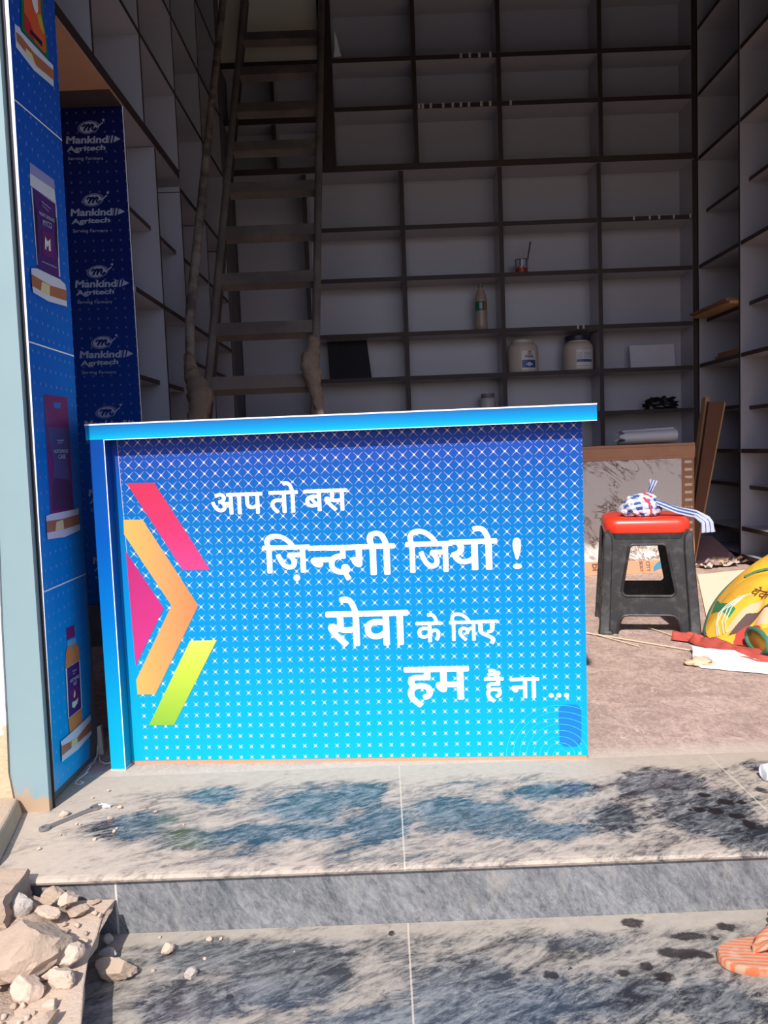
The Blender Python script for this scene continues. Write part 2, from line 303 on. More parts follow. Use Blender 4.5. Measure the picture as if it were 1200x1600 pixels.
m_panel = gradient_print('printed_counter_front', [(0.0, (20, 215, 255)), (0.15, (20, 205, 255)), (0.35, (18, 175, 250)), (0.5, (18, 158, 240)), (0.65, (18, 135, 222)), (0.76, (24, 108, 208)), (0.82, (42, 92, 200)), (0.86, (50, 84, 190))], 'z', counter_star)
m_post = gradient_print('blue_post_print', [(0.0, (20, 215, 255)), (0.15, (18, 200, 255)), (0.4, (10, 145, 240)), (0.6, (14, 110, 215)), (0.86, (26, 88, 190))], 'z')
m_slab = gradient_print('blue_slab_edge', [(0.855, (20, 225, 255)), (0.872, (18, 180, 250)), (0.897, (40, 120, 205))], 'z')

def side_star(M, x, y, z, base):
    u = y + 5.0; v = z + 5.0
    cell = M.voronoi(1.0)
    arm, core = stars(M, u + z * 0.0, v, 0.037, 0.036, E(M.nt, z.s) * 0.0 + 0.2, z * 0.0 + 0.05, dot=0.11)
    return M.mix((arm * 0.35).max(core * 0.45), base, C4((190, 205, 225), 0.8))
m_side = gradient_print('blue_side_print', [(0.0, (16, 165, 235)), (0.5, (14, 140, 222)), (1.0, (16, 108, 205)), (1.5, (20, 88, 188)), (2.0, (24, 72, 165))], 'z', side_star, 0.3, 0.98)
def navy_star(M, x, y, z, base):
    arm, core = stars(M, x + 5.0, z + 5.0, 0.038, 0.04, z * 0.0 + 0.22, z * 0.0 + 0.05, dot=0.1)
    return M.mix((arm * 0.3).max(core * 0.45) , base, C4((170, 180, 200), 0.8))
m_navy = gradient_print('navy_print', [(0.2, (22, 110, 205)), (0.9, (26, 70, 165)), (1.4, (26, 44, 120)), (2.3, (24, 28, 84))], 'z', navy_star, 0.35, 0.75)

m_white_ink = plain('white_ink', (250, 250, 252), 0.4, 0.98, var=0.0)
m_grey_ink = plain('pale_ink', (176, 182, 206), 0.4, 0.9, var=0.0)
INK = {'white': (215, 222, 235), 'copper': (176, 112, 80), 'gold': (225, 215, 165), 'green': (20, 120, 70), 'orange': (222, 95, 55), 'red': (190, 45, 55), 'yellow': (205, 170, 70), 'pale': (225, 228, 235), 'dark': (40, 32, 52), 'lilac': (150, 155, 205), 'purple': (78, 42, 120), 'magenta': (104, 40, 112), 'plum': (128, 42, 112), 'panelblue': (20, 120, 210), 'slate': (86, 78, 130), 'darkplum': (80, 50, 92), 'paleblue': (110, 180, 225), 'amber': (214, 140, 85), 'mint': (205, 225, 200)}
m_ink = {}
def ink(k):
    if k not in m_ink: m_ink[k] = plain('ink_' + k, INK[k], 0.35, 0.95, var=0.04)
    return m_ink[k]

m_lam = plain('white_laminate', (172, 170, 180), 0.32, 0.95, var=0.05, scale=3)
m_lam_dirty = plain('dusty_white_laminate', (165, 160, 168), 0.4, 0.95, var=0.1, scale=6)
m_edge = plain('dark_brown_edge', (58, 44, 44), 0.6, 0.9, var=0.15)
m_ply = plain('raw_plywood', (204, 150, 116), 0.7, 0.9, var=0.18, scale=9)
m_beige = plain('cream_board', (218, 214, 200), 0.5, 0.9, var=0.04)
m_blackboard = plain('black_board', (30, 27, 32), 0.6)
m_plaster = Mat('white_plaster', 0.85)
_n = m_plaster.noise(9, 6); _x, _y, _z = m_plaster.xyz()
m_plaster.color(m_plaster.mix((_n + _z.ramp(0.0, 0.55, 0.35, -0.25, False)).ramp(0.52, 0.62), C4((236, 232, 226)), C4((196, 172, 140))))
m_plaster.bump(m_plaster.noise(60, 4), 0.5, 0.01); m_plaster = m_plaster.m
m_col = Mat('pale_blue_grey_paint', 0.45)
_x, _y, _z = m_col.xyz(); _n = m_col.noise(14, 6)
m_col.color(m_col.mix((_n + _z.ramp(0.0, 0.12, 0.3, -0.2, False)).ramp(0.6, 0.72), m_col.mix(m_col.noise(3, 4), C4((122, 146, 152)), C4((140, 163, 166))), C4((176, 150, 124))))
m_col = m_col.m
m_guide = plain('black_steel', (26, 25, 28), 0.55, var=0.3)
m_concrete = plain('dusty_concrete', (186, 166, 142), 0.95, 0.9, var=0.16, scale=20, bump=0.6)
m_concrete_grey = plain('grey_concrete', (112, 110, 108), 0.9, 0.9, var=0.25, scale=18, bump=0.6)
m_wall = plain('plaster_inside', (110, 108, 112), 0.85, 0.9, var=0.05)
m_ground = plain('street_dirt', (140, 132, 124), 0.95, 0.9, var=0.12, scale=3, bump=0.5)
m_rock = plain('pale_sandstone', (200, 178, 158), 0.95, 0.92, var=0.12, scale=20, bump=0.6)
m_rock_pale = plain('chalky_stone', (204, 182, 163), 0.95, 0.95, var=0.08, scale=30, bump=0.4)
m_rock_grey = plain('grey_stone', (190, 180, 170), 0.95, 0.92, var=0.14, scale=26, bump=0.5)
m_rock_brown = plain('brown_stone', (182, 160, 140), 0.95, 0.92, var=0.14, scale=22, bump=0.6)
m_dirt = Mat('sandy_dirt', 0.98); m_dirt.color(m_dirt.mix(m_dirt.noise(26, 6), C4((180, 154, 136), 0.9), C4((214, 190, 170), 0.9))); m_dirt.bump(m_dirt.noise(90, 6, 0.7), 0.9, 0.012); m_dirt = m_dirt.m

def granite(name, sparse, spots, dust, seed=0.0, amount=0.55, front=None, joints=()):
    """polished dark stone under a film of dust, left clean in patches"""
    M = Mat(name, 0.3)
    def warp(scale, amp, detail=6):
        nz = M.nt.nodes.new('ShaderNodeTexNoise'); M.nt.links.new(M.co(), nz.inputs['Vector'])
        nz.inputs['Scale'].default_value = scale; nz.inputs['Detail'].default_value = detail; nz.inputs['Roughness'].default_value = 0.7
        v = M.nt.nodes.new('ShaderNodeVectorMath'); v.operation = 'MULTIPLY_ADD'
        M.nt.links.new(nz.outputs['Color'], v.inputs[0]); v.inputs[1].default_value = (amp, amp * 0.75, 0); v.inputs[2].default_value = (-amp / 2, -amp * 0.375, 0)
        a = M.nt.nodes.new('ShaderNodeVectorMath'); a.operation = 'ADD'; M.nt.links.new(M.co(), a.inputs[0]); M.nt.links.new(v.outputs[0], a.inputs[1])
        return a.outputs[0]
    streak = M.noise(15, 9, 0.74, 1.2, M.aniso((0, 0, math.radians(24)), (0.6, 1.5, 1), (seed, 0, 0)))
    fine = M.noise(70, 8, 0.8, 0.6, M.aniso((0, 0, math.radians(30)), (0.5, 1.4, 1), (0, seed, 0)))
    cloud = M.noise(6, 5, 0.6, 0.5, M.mapped((seed, 0, 0)))
    grain = (streak - 0.5) * 2.6 + (fine - 0.5) * 2.2
    m = None; wv = warp(11, 0.13)
    for e in sparse:
        d = M.ellipse(*e, inner=0.45, co=wv); m = d if m is None else m.max(d)
    cov = (cloud - 0.5) * 1.2 + amount - m * 0.60
    x, y, z = M.xyz()
    if front is not None: cov = cov + front(M, x, y, z)
    rock = M.mix((grain + 0.5).ramp(0.15, 0.95), C4((46, 48, 54)), C4((126, 128, 129)))
    cover = (cov + grain * 0.75).ramp(0.02, 0.95)
    du = M.mix(M.noise(45, 6, 0.7), C4(dust[0], 0.9), C4(dust[1], 0.9))
    colr = M.mix(cover * 0.92, rock, du)
    s = None; wc = warp(50, 0.03, 4)
    for e in spots:
        d = M.ellipse(e[0], e[1], e[2] * 1.2, e[3] * 1.2, e[4], inner=0.7, co=wc); s = d if s is None else s.max(d)
    if s is not None: colr = M.mix(s * fine.ramp(0.3, 0.5, 0.5, 0.95), colr, C4((36, 28, 30)))
    for ax, p in joints:
        e = x if ax == 'x' else y
        colr = M.mix((e - p).abs().ramp(0.0024, 0.001) * 0.7, colr, C4((206, 192, 172)))
    M.color(colr); M.rough(cover.ramp(0.0, 0.6, 0.14, 0.8, False)); M.bump(fine, 0.12, 0.004)
    return M.m

DUST = ((178, 162, 146), (212, 196, 178))
m_tread = granite('dusty_granite_sill', TREAD_CLEAN, TREAD_SPOT, DUST, amount=0.56, front=lambda M, x, y, z: y.ramp(-0.12, -0.04, 0.0, 0.55) + y.ramp(-0.45, -0.475, 0.0, 0.05) + x.ramp(-0.5, -0.75, 0.0, 0.35), joints=(('x', 0.014), ('x', 0.80)))
m_step = granite('dusty_granite_step', STEP_DARK, STEP_SPOT, ((150, 143, 134), (196, 184, 168)), seed=3.0, amount=0.52, front=lambda M, x, y, z: y.ramp(-0.54, -0.50, 0.0, 0.5), joints=(('x', 0.016),))

M = Mat('granite_riser', 0.45)
_s1 = M.noise(14, 9, 0.78, 0.7, M.aniso((0, math.radians(-32), 0), (1.5, 1, 0.55)))
_s2 = M.noise(75, 8, 0.85, 0.6, M.aniso((0, math.radians(-32), 0), (1.4, 1, 0.6)))
_b = M.noise(4, 4)
_x, _y, _z = M.xyz()
_c = M.mix((_s1 * 0.45 + _s2 * 0.55).ramp(0.34, 0.66), C4((66, 70, 77)), C4((150, 151, 151)))
_c = M.mix((_b * 1.0).ramp(0.56, 0.70) * 0.45, _c, C4((66, 72, 84)))
_c = M.mix(M.noise(22, 6, 0.7, 0.5, M.mapped((0, 0, 0), (0, 0, 0), (1.0, 1, 0.25))).ramp(0.55, 0.7) * _z.ramp(-0.124, -0.02, 0.2, 0.6), _c, C4((160, 152, 143)))
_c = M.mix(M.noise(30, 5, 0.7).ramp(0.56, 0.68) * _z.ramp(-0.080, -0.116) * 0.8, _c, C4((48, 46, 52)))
_c = M.mix((_x + 0.554).abs().ramp(0.0028, 0.0012) * 0.8, _c, C4((214, 208, 198)))
M.color(_c); M.bump(_s2, 0.25, 0.006); m_riser = M.m

M = Mat('dusty_pink_floor', 0.92)
_a = M.noise(7, 8, 0.7, 1.2); _b = M.noise(34, 8, 0.75, 1.5, M.mapped((0, 0, 0), (0, 0, 0), (1.5, 0.9, 1))); _d = M.noise(14, 5, 0.6, 2.0, M.mapped((0, 0, 0), (0, 0, 0), (1.5, 0.8, 1)))
_c = M.mix((_a * 0.4 + _b * 0.6).ramp(0.40, 0.62), C4((164, 138, 128)), C4((212, 184, 170)))
_c = M.mix(_d.ramp(0.60, 0.72) * 0.7, _c, C4((232, 212, 198)))
_x, _y, _z = M.xyz()
_c = M.mix(_y.ramp(0.10, 0.0) * 0.8, _c, C4((206, 190, 174)))
M.color(_c); M.bump(_b, 0.5, 0.012); m_floor = M.m

# ------------------------------------------------------------------ the setting
struct(MB().box(-8, 8, -12, -0.425, -0.6, -0.36).build('ground', m_ground))
struct(MB().box(-1.5, 2.7, 0.0, 4.0, -0.1, 0.0).build('floor', m_floor))
o = MB()
prof = [(0.0, -0.3), (0.0, 0.0), (-0.478, 0.0), (-0.487, -0.002), (-0.492, -0.007), (-0.490, -0.012), (-0.486, -0.0155), (-0.40, -0.0155), (-0.40, -0.3)]
o.prism([(-1.3, y, z) for y, z in prof], [(3.2, y, z) for y, z in prof])
struct(o.build('entrance_step', m_tread))
struct(MB().box(-1.3, 3.2, -0.478, -0.401, -0.36, -0.0165).build('step_riser', m_riser))
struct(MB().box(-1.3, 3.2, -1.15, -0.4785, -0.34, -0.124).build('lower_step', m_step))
struct(MB().box(-1.42, -1.36, -0.10, 4.0, 0, 4.2).build('wall_left', m_wall))
struct(MB().box(2.58, 2.68, -0.10, 4.0, 0, 4.2).build('wall_right', m_wall))
struct(MB().box(-1.42, 2.68, 3.93, 4.03, 0, 4.2).build('wall_back', m_wall))
struct(MB().box(-1.42, 2.68, -0.25, 4.03, 4.2, 4.3).build('ceiling', m_wall))
struct(MB().box(-1.9, 4.2, -0.25, -0.10, 3.09, 4.4).build('lintel', m_wall))
struct(MB().box(2.58, 4.2, -0.25, -0.10, -0.3, 3.09).build('wall_front', m_wall))
wall = [(-1.9, -0.1), (-0.872, -0.1), (-0.878, 0.03), (-0.886, 0.1), (-0.882, 0.2), (-0.876, 0.45), (-0.866, 0.7), (-0.84, 1.1), (-0.811, 1.59), (-0.806, 2.2), (-0.80, 3.089), (-1.9, 3.089)]
struct(MB().prism([(x, -0.197, z) for x, z in wall], [(x, -0.103, z) for x, z in wall]).build('wall_facade', m_plaster))
colm = [(-0.90, 0.0), (-0.800, 0.0), (-0.776, 3.089), (-0.90, 3.089)]
struct(MB().prism([(x, -0.1905, z) for x, z in colm], [(x, -0.172, z) for x, z in colm]).build('column', m_col))
gd = [(-0.82, 0.0), (-0.7945, 0.0), (-0.768, 3.089), (-0.82, 3.089)]
tag(MB().prism([(x, -0.1715, z) for x, z in gd], [(x, -0.1685, z) for x, z in gd]).build('shutter_rail', m_guide), 'black steel shutter rail between the pale blue column and the printed panel', 'rail')
cu = [(-0.858, -0.197), (-0.832, -0.30), (-0.80, -0.44), (-0.83, -0.50), (-1.5, -0.50), (-1.5, -0.197)]
tag(MB().prism([(x, y, 0.0) for x, y in cu], [(x - 0.01, y, 0.042 + 0.006 * math.sin(9 * x + 7 * y)) for x, y in cu]).build('concrete_block', m_concrete, bevel=0.006), 'dusty concrete block at the foot of the pale blue column', 'block')

# ------------------------------------------------------------------ printed board on the left jamb
def sx(y, z): return SIDE_PLANE[0] + SIDE_PLANE[1] * y + SIDE_PLANE[2] * z
board = thing('advertising_board', 'tall blue printed board with four product pictures on the left of the shopfront', 'sign', (sx(0, 0), -0.01, 0.03))
bl = board.location
def sp(y, z, d=0.0): return (sx(y, z) + d - bl.x, y - bl.y, z - bl.z)
q = [(-0.168, 0.037), (0.1525, 0.009), (0.1525, 2.94), (-0.168, 2.94)]
mb = MB(); mb.add([sp(y, z) for y, z in q] + [sp(y, z, -0.010) for y, z in q], [(0, 1, 2, 3)], 0)
mb.add([sp(y, z) for y, z in q] + [sp(y, z, -0.010) for y, z in q], [(7, 6, 5, 4), (0, 4, 5, 1), (1, 5, 6, 2), (2, 6, 7, 3), (3, 7, 4, 0)], 1)
pb = mb.build('panel', [m_side, m_white_ink], board)
for (a, b) in SIDE_LINES:
    mb = MB()
    h = 0.0035; a2 = (-0.166, a[1] + (a[1] - b[1]) * 0.0); b2 = (0.151, b[1])
    mb.add([sp(a2[0], a2[1] - h / 2, 0.0008), sp(b2[0], b2[1] - h / 2, 0.0008), sp(b2[0], b2[1] + h / 2, 0.0008), sp(a2[0], a2[1] + h / 2, 0.0008)], [(0, 1, 2, 3)])
    mb.build('dividing_line', m_white_ink, board)
groups = [('packet picture', 0, 9), ('jar picture', 9, 21), ('pouch picture', 21, 29), ('bottle picture', 29, len(SIDE_PRINT))]
for nm, i0, i1 in groups:
  for stand in (True, False):
    mb = MB(); mats = []
    for k, (n, pts, c) in enumerate(SIDE_PRINT[i0:i1]):
        if n.startswith('stand') != stand: continue
        if ink(c) not in mats: mats.append(ink(c))
        d = 0.0008 + 0.0003 * k
        mb.add([sp(y, z, d) for y, z in pts], [tuple(range(len(pts)))], mats.index(ink(c)))
    ob = mb.build('stand_picture' if stand else nm.replace(' ', '_'), mats, board)
mb = MB()
for s, (o0, ex, ey) in SIDE_TEXT:
    def fn(u, v, k, o0=o0, ex=ex, ey=ey):
        return sp(o0[0] + (ex[0] - o0[0]) * u + (ey[0] - o0[0]) * v, o0[1] + (ex[1] - o0[1]) * u + (ey[1] - o0[1]) * v, 0.0048 + k * 0.00005)
    text_into(mb, s, fn, bold=0.02)
mb.build('lettering', m_grey_ink, board)
struct(MB().box(-0.86, -0.812, -0.165, 0.165, 0, 2.94).build('wall_jamb', m_concrete_grey))

# ------------------------------------------------------------------ blue counter
ctr = thing('shop_counter', 'bright blue printed shop counter with white Hindi slogan and coloured chevrons', 'counter', (0.4957, -0.0041, 0.0), math.radians(-4.0))
ctr_front = MB().box(-1.192, 0.0, 0.0, 0.016, 0.009, 0.857).build('front_panel', m_panel, ctr)
MB().box(-1.192, -0.002, 0.001, 0.016, 0.0, 0.0088).build('bottom_edge', m_ply, ctr)['label'] = 'raw plywood edge along the floor'
MB().box(-1.231, -1.1925, -0.042, 0.0, 0.004, 0.857).build('corner_post', m_post, ctr, bevel=0.0008)
MB().box(-1.231, -1.1925, -0.0415, 0.0, 0.0, 0.0038).build('post_foot', m_white_ink, ctr)
MB().box(-1.1935, -1.1915, -0.0428, -0.0415, 0.004, 0.857).build('edge_trim', m_white_ink, ctr)
MB().box(-1.229, -1.211, 0.0005, 0.45, 0.0, 0.857).build('side_panel', m_post, ctr)
MB().box(-0.018, -0.0005, 0.0165, 0.45, 0.0, 0.857).build('side_panel', m_post, ctr)
MB().box(-1.2105, -0.0185, 0.10, 0.44, 0.40, 0.418).build('inner_shelf', m_lam, ctr)
ct = MB(); ct.box(-1.2385, 0.0285, -0.043, 0.48, 0.8572, 0.8935)
ct.build('counter_top', m_slab, ctr)
MB().box(-1.2395, 0.029, -0.0438, 0.4805, 0.8938, 0.8972).build('top_laminate', m_white_ink, ctr)['label'] = 'white laminate top sheet'
MB().box(-1.19, 0.0285, -0.0434, -0.0405, 0.8555, 0.8570).build('edge_trim', m_white_ink, ctr)

def flat(name, pts, mat, d, parent=ctr):
    mb = MB(); mb.add([(u, -d, z) for u, z in pts], [tuple(range(len(pts)))]); return mb.build(name, mat, parent)
def hgrad(name, stops, ax=2):
    M = Mat(name, 0.35, 0.12); e = M.xyz()[ax]; lo, hi = stops[0][0], stops[-1][0]
    M.color(M.grad(e.ramp(lo, hi, 0, 1, False), [((p - lo) / (hi - lo), C4(c, K)) for p, c in stops])); return M.m
m_pink = hgrad('pink_print', [(0.50, (255, 90, 165)), (0.62, (250, 72, 130)), (0.745, (250, 70, 105))])
m_mag = hgrad('magenta_print', [(0.26, (250, 75, 160)), (0.57, (225, 60, 140))])
m_org = hgrad('orange_print', [(-1.18, (255, 220, 120)), (-1.08, (255, 190, 120)), (-0.985, (255, 158, 105))], 0)
m_lime = hgrad('lime_print', [(0.10, (165, 225, 80)), (0.24, (228, 255, 90)), (0.33, (250, 255, 120))])
m_embl = plain('blue_emblem', (16, 150, 240), 0.35, K, var=0.0)
flat('pink_chevron_bar', [(-1.1576, 0.7443), (-1.0852, 0.7430), (-0.9509, 0.5130), (-1.0232, 0.5143)], m_pink, 0.0010)
flat('orange_chevron', [(-1.1722, 0.6504), (-1.1215, 0.6490), (-0.9881, 0.4212), (-1.1164, 0.1878), (-1.1646, 0.1882), (-1.1655, 0.228), (-1.0592, 0.4229), (-1.173, 0.6121)], m_org, 0.0010)
flat('magenta_triangle', [(-1.1709, 0.567), (-1.080, 0.4167), (-1.1648, 0.2657)], m_mag, 0.0010)
flat('lime_chevron_bar', [(-1.0155, 0.329), (-0.9443, 0.3291), (-1.0716, 0.1046), (-1.1388, 0.1052)], m_lime, 0.0010)
eb = []
for cx, cz, a in ((-0.0335, 0.1245, 0), (-0.0535, 0.1245, 90), (-0.0525, 0.052, 180), (-0.0345, 0.052, 270)):
    for k in range(7):
        t = math.radians(a + 15 * k); eb.append((cx + 0.0185 * math.cos(t), cz + 0.0185 * math.sin(t)))
flat('rounded_badge', eb, m_embl, 0.0010)
mb = MB()
for k in range(8):
    r = 0.018 + 0.0166 * k
    for q in range(48):
        a, b = PI * q / 48, PI * (q + 1) / 48
        P = [(-0.0692 + rr * 1.02 * math.cos(t), 0.0095 + rr * 0.98 * math.sin(t)) for rr, t in ((r, a), (r + 0.0009, a), (r + 0.0009, b), (r, b))]
        if max(p[0] for p in P) < -0.001: mb.add([(u, -0.0016, z) for u, z in P], [(0, 1, 2, 3)])
mb.build('ripple_lines', plain('pale_line', (60, 225, 255), 0.35, 0.95, var=0.0), ctr)
WORDS = [('slogan_word', [('आप', (-0.9396, -0.8054, 0.6545, 0.7105)), ('तो', (-0.7895, -0.7140, 0.6530, 0.7345)), ('बस', (-0.7000, -0.5877, 0.6545, 0.7115))]),
 ('slogan_word', [('िज़', (-0.8130, -0.6900, 0.4785, 0.6015)), ('न#', (-0.6950, -0.6360, 0.5115, 0.5677)), ('द', (-0.6480, -0.5800, 0.4755, 0.5675)), ('गी', (-0.5900, -0.4722, 0.4880, 0.6012)),
   ('िज', (-0.4460, -0.3270, 0.4910, 0.6030)), ('यो', (-0.3360, -0.2148, 0.4935, 0.6058)), ('!', (-0.1776, -0.1552, 0.4938, 0.5728))]),
 ('slogan_word', [('सेवा', (-0.6577, -0.4444, 0.3039, 0.4345)), ('के', (-0.4272, -0.3600, 0.3115, 0.3868)), ('िल', (-0.3422, -0.2680, 0.3122, 0.3867)), ('ए', (-0.2760, -0.2186, 0.3030, 0.3660))]),
 ('slogan_word', [('हम', (-0.4616, -0.2952, 0.1415, 0.2480)), ('हैं', (-0.2582, -0.2083, 0.1514, 0.2395)), ('ना', (-0.1929, -0.1189, 0.1613, 0.2150))])]
for nm, ws in WORDS:
    mb = MB(); prev = None
    for s, (x0, x1, z0, z1) in ws:
        clip = None
        if prev is not None and x0 - prev > 0.004: mb.build(nm, m_white_ink, ctr); mb = MB()
        prev = x1
        if s.endswith('#'):
            s = s[0]; V, F = text_geo(s); xs = [v[0] for v in V]; clip = min(xs) + 0.60 * (max(xs) - min(xs))
        text_into(mb, s, lambda u, v, k: (x0 + (x1 - x0) * u, -0.0009 - k * 0.00004, z0 + (z1 - z0) * v), bold=0.0 if s == '!' else 0.019, clip=clip)
    mb.build(nm, m_white_ink, ctr); mb = MB()
    if ws[0][0] == 'हम':
        for cx in (-0.0897, -0.0706, -0.0514):
            mb.add([(cx + 0.0063 * math.cos(t * PI / 12), -0.0013, 0.1675 + 0.0060 * math.sin(t * PI / 12)) for t in range(24)], [tuple(range(24))])
        mb.build('slogan_dots', m_white_ink, ctr)
# ------------------------------------------------------------------ shelving
LAM = [m_lam, m_edge]
TH = 0.03
def shelf_unit(name, label, loc=(0, 0, 0)):
    return thing(name, label, 'shelving', loc)

# back wall, lower tier
lo = shelf_unit('wall_shelving', 'wide lower tier of open white shelves along the back wall', (0.88, 3.67, 0))
def L(o, x): return x - o.location.x
def bx(o, nm, x0, x1, y0, y1, z0, z1, edge='-y', mats=LAM, m=0):
    l = o.location
    return MB().box(x0 - l.x, x1 - l.x, y0 - l.y, y1 - l.y, z0 - l.z, z1 - l.z, m, edge).build(nm, mats, o)
BX = [-1.0, -0.464, 0.205, 0.882, 1.561, 2.233]
LZ = [2.335, 1.990, 1.610, 1.305, 1.010, 0.70, 0.38, 0.06]
for x in BX[1:-1] + [2.218]:
    bx(lo, 'divider', x - TH / 2, x + TH / 2, 3.67, 3.905, 0.0, 2.70)
for i in range(1, 5):
    for z in LZ:
        bx(lo, 'shelf', BX[i] + TH / 2, (BX[i + 1] if i < 4 else 2.218) - TH / 2, 3.674, 3.905, z - TH, z)
bx(lo, 'ledge', -0.98, 2.218, 3.655, 3.905, 2.70, 2.742)
bx(lo, 'back_panel', -0.98, 2.218, 3.905, 3.925, 0.0, 2.70, None)
bx(lo, 'shelf', -0.98, -0.464 - TH / 2, 3.674, 3.905, 0.06 - TH, 0.06)
bx(lo, 'shelf', -0.98, -0.464 - TH / 2, 3.674, 3.905, 0.98, 1.01)
# back wall, upper tier
up = shelf_unit('wall_shelving', 'upper tier of open white shelves above the dark ledge on the back wall', (0.98, 3.67, 2.743))
UX = [-0.265, 0.318, 0.894, 1.581, 2.233]
bx(up, 'end_panel', -0.315, -0.235, 3.66, 3.905, 2.743, 4.19, '-y-x')
for x in UX[1:-1] + [2.218]:
    bx(up, 'divider', x - TH / 2, x + TH / 2, 3.67, 3.905, 2.743, 4.19)
UZ = [3.135, 3.455, 3.87]
for i in range(4):
    for z in UZ:
        bx(up, 'shelf', (UX[i] + TH / 2) if i else -0.235, (UX[i + 1] if i < 3 else 2.218) - TH / 2, 3.674, 3.905, z - TH, z)
bx(up, 'back_panel', -0.235, 2.218, 3.905, 3.925, 2.743, 4.19, None)
m_tab = plain('masking_tape', (205, 200, 205), 0.8, 0.9, var=0.05)
for x, z in [(0.64, 3.455), (0.70, 3.455), (0.765, 3.455), (0.84, 3.455)] + [(v, 3.135) for v in (0.345, 0.37, 0.425, 0.51, 0.575, 0.63, 0.685, 0.77, 0.83, 0.97)] :
    bx(up, 'tape_tab', x - 0.008, x + 0.008, 3.670, 3.6735, z - 0.028, z + 0.004, None, [m_tab])
for x, z in [(1.80, 2.335), (1.91, 2.335), (1.975, 2.335), (2.075, 2.335), (2.19, 2.335), (1.40, 1.61), (1.44, 1.61)]:
    bx(lo, 'tape_tab', x - 0.006, x + 0.006, 3.670, 3.6735, z - 0.024, z + 0.004, None, [m_tab])
# recessed cabinet behind the ladder
cn = shelf_unit('corner_cabinet', 'recessed corner cabinet with a cream upper panel behind the ladder', (-0.66, 3.72, 2.743))
for z in (3.10, 3.475):
    bx(cn, 'shelf', -1.0, -0.33, 3.72, 3.905, z - 0.04, z)
bx(cn, 'divider', -0.672, -0.645, 3.725, 3.905, 2.743, 3.44)
bx(cn, 'cream_panel', -1.0, -0.33, 3.73, 3.745, 3.477, 4.19, None, [m_beige])
bx(cn, 'back_panel', -1.0, -0.33, 3.905, 3.925, 2.743, 4.19, None)

# left wall
lw = shelf_unit('wall_shelving', 'tall open shelves along the left wall behind the printed panel', (-1.17, 2.4, 0))
XF, XB = -1.017, -1.33
for y in (1.114, 1.758, 2.385, 3.02, 3.655):
    bx(lw, 'divider', XB, XF, y, y + 0.022, 2.312, 4.19, '+x')
for y in (1.457, 1.913, 2.38, 3.01, 3.655):
    bx(lw, 'divider', XB, XF - (0.0 if y > 1.5 else 0.004), y, y + 0.022, 0.0, 2.264 if y < 2.3 else 2.20, '+x')
bx(lw, 'ledge', XB, XF + 0.002, 0.77, 2.38, 2.267, 2.312, '+x-y', [m_lam_dirty, m_edge, m_ply])
bx(lw, 'ledge_lining', XB, XF, 0.78, 1.455, 2.2625, 2.2665, None, [m_ply])['label'] = 'bare brown plywood underside'
bx(lw, 'shelf', XB, XF, 2.38, 3.655, 2.205, 2.23, '+x')
for z in (2.72, 3.115, 3.55):
    for y0, y1 in ((0.9, 1.114), (1.136, 1.758), (1.78, 2.385), (2.407, 3.02), (3.042, 3.655)):
        bx(lw, 'shelf', XB, XF, y0, y1, z - 0.022, z, '+x')
for y0, y1 in ((1.479, 1.913), (1.935, 2.38), (2.402, 3.01), (3.032, 3.655)):
    bx(lw, 'shelf', XB, XF, y0, y1, 1.512, 1.535, '+x')
    bx(lw, 'shelf', XB, XF, y0, y1, 0.80, 0.83, '+x')
for y0, y1, z, xf in ((1.479, 1.913, 1.90, -1.055), (1.935, 2.38, 1.90, -1.055), (2.402, 3.01, 1.87, -1.02), (3.032, 3.655, 1.87, -1.02), (1.479, 1.913, 1.175, -1.055), (1.935, 2.38, 1.175, -1.055), (2.402, 3.01, 1.33, -1.02), (3.032, 3.655, 1.33, -1.02)):
    bx(lw, 'shelf', XB, xf, y0, y1, z - 0.022, z, '+x')
bx(lw, 'back_panel', XB - 0.016, XB, 0.77, 3.92, 0.0, 4.19, None)
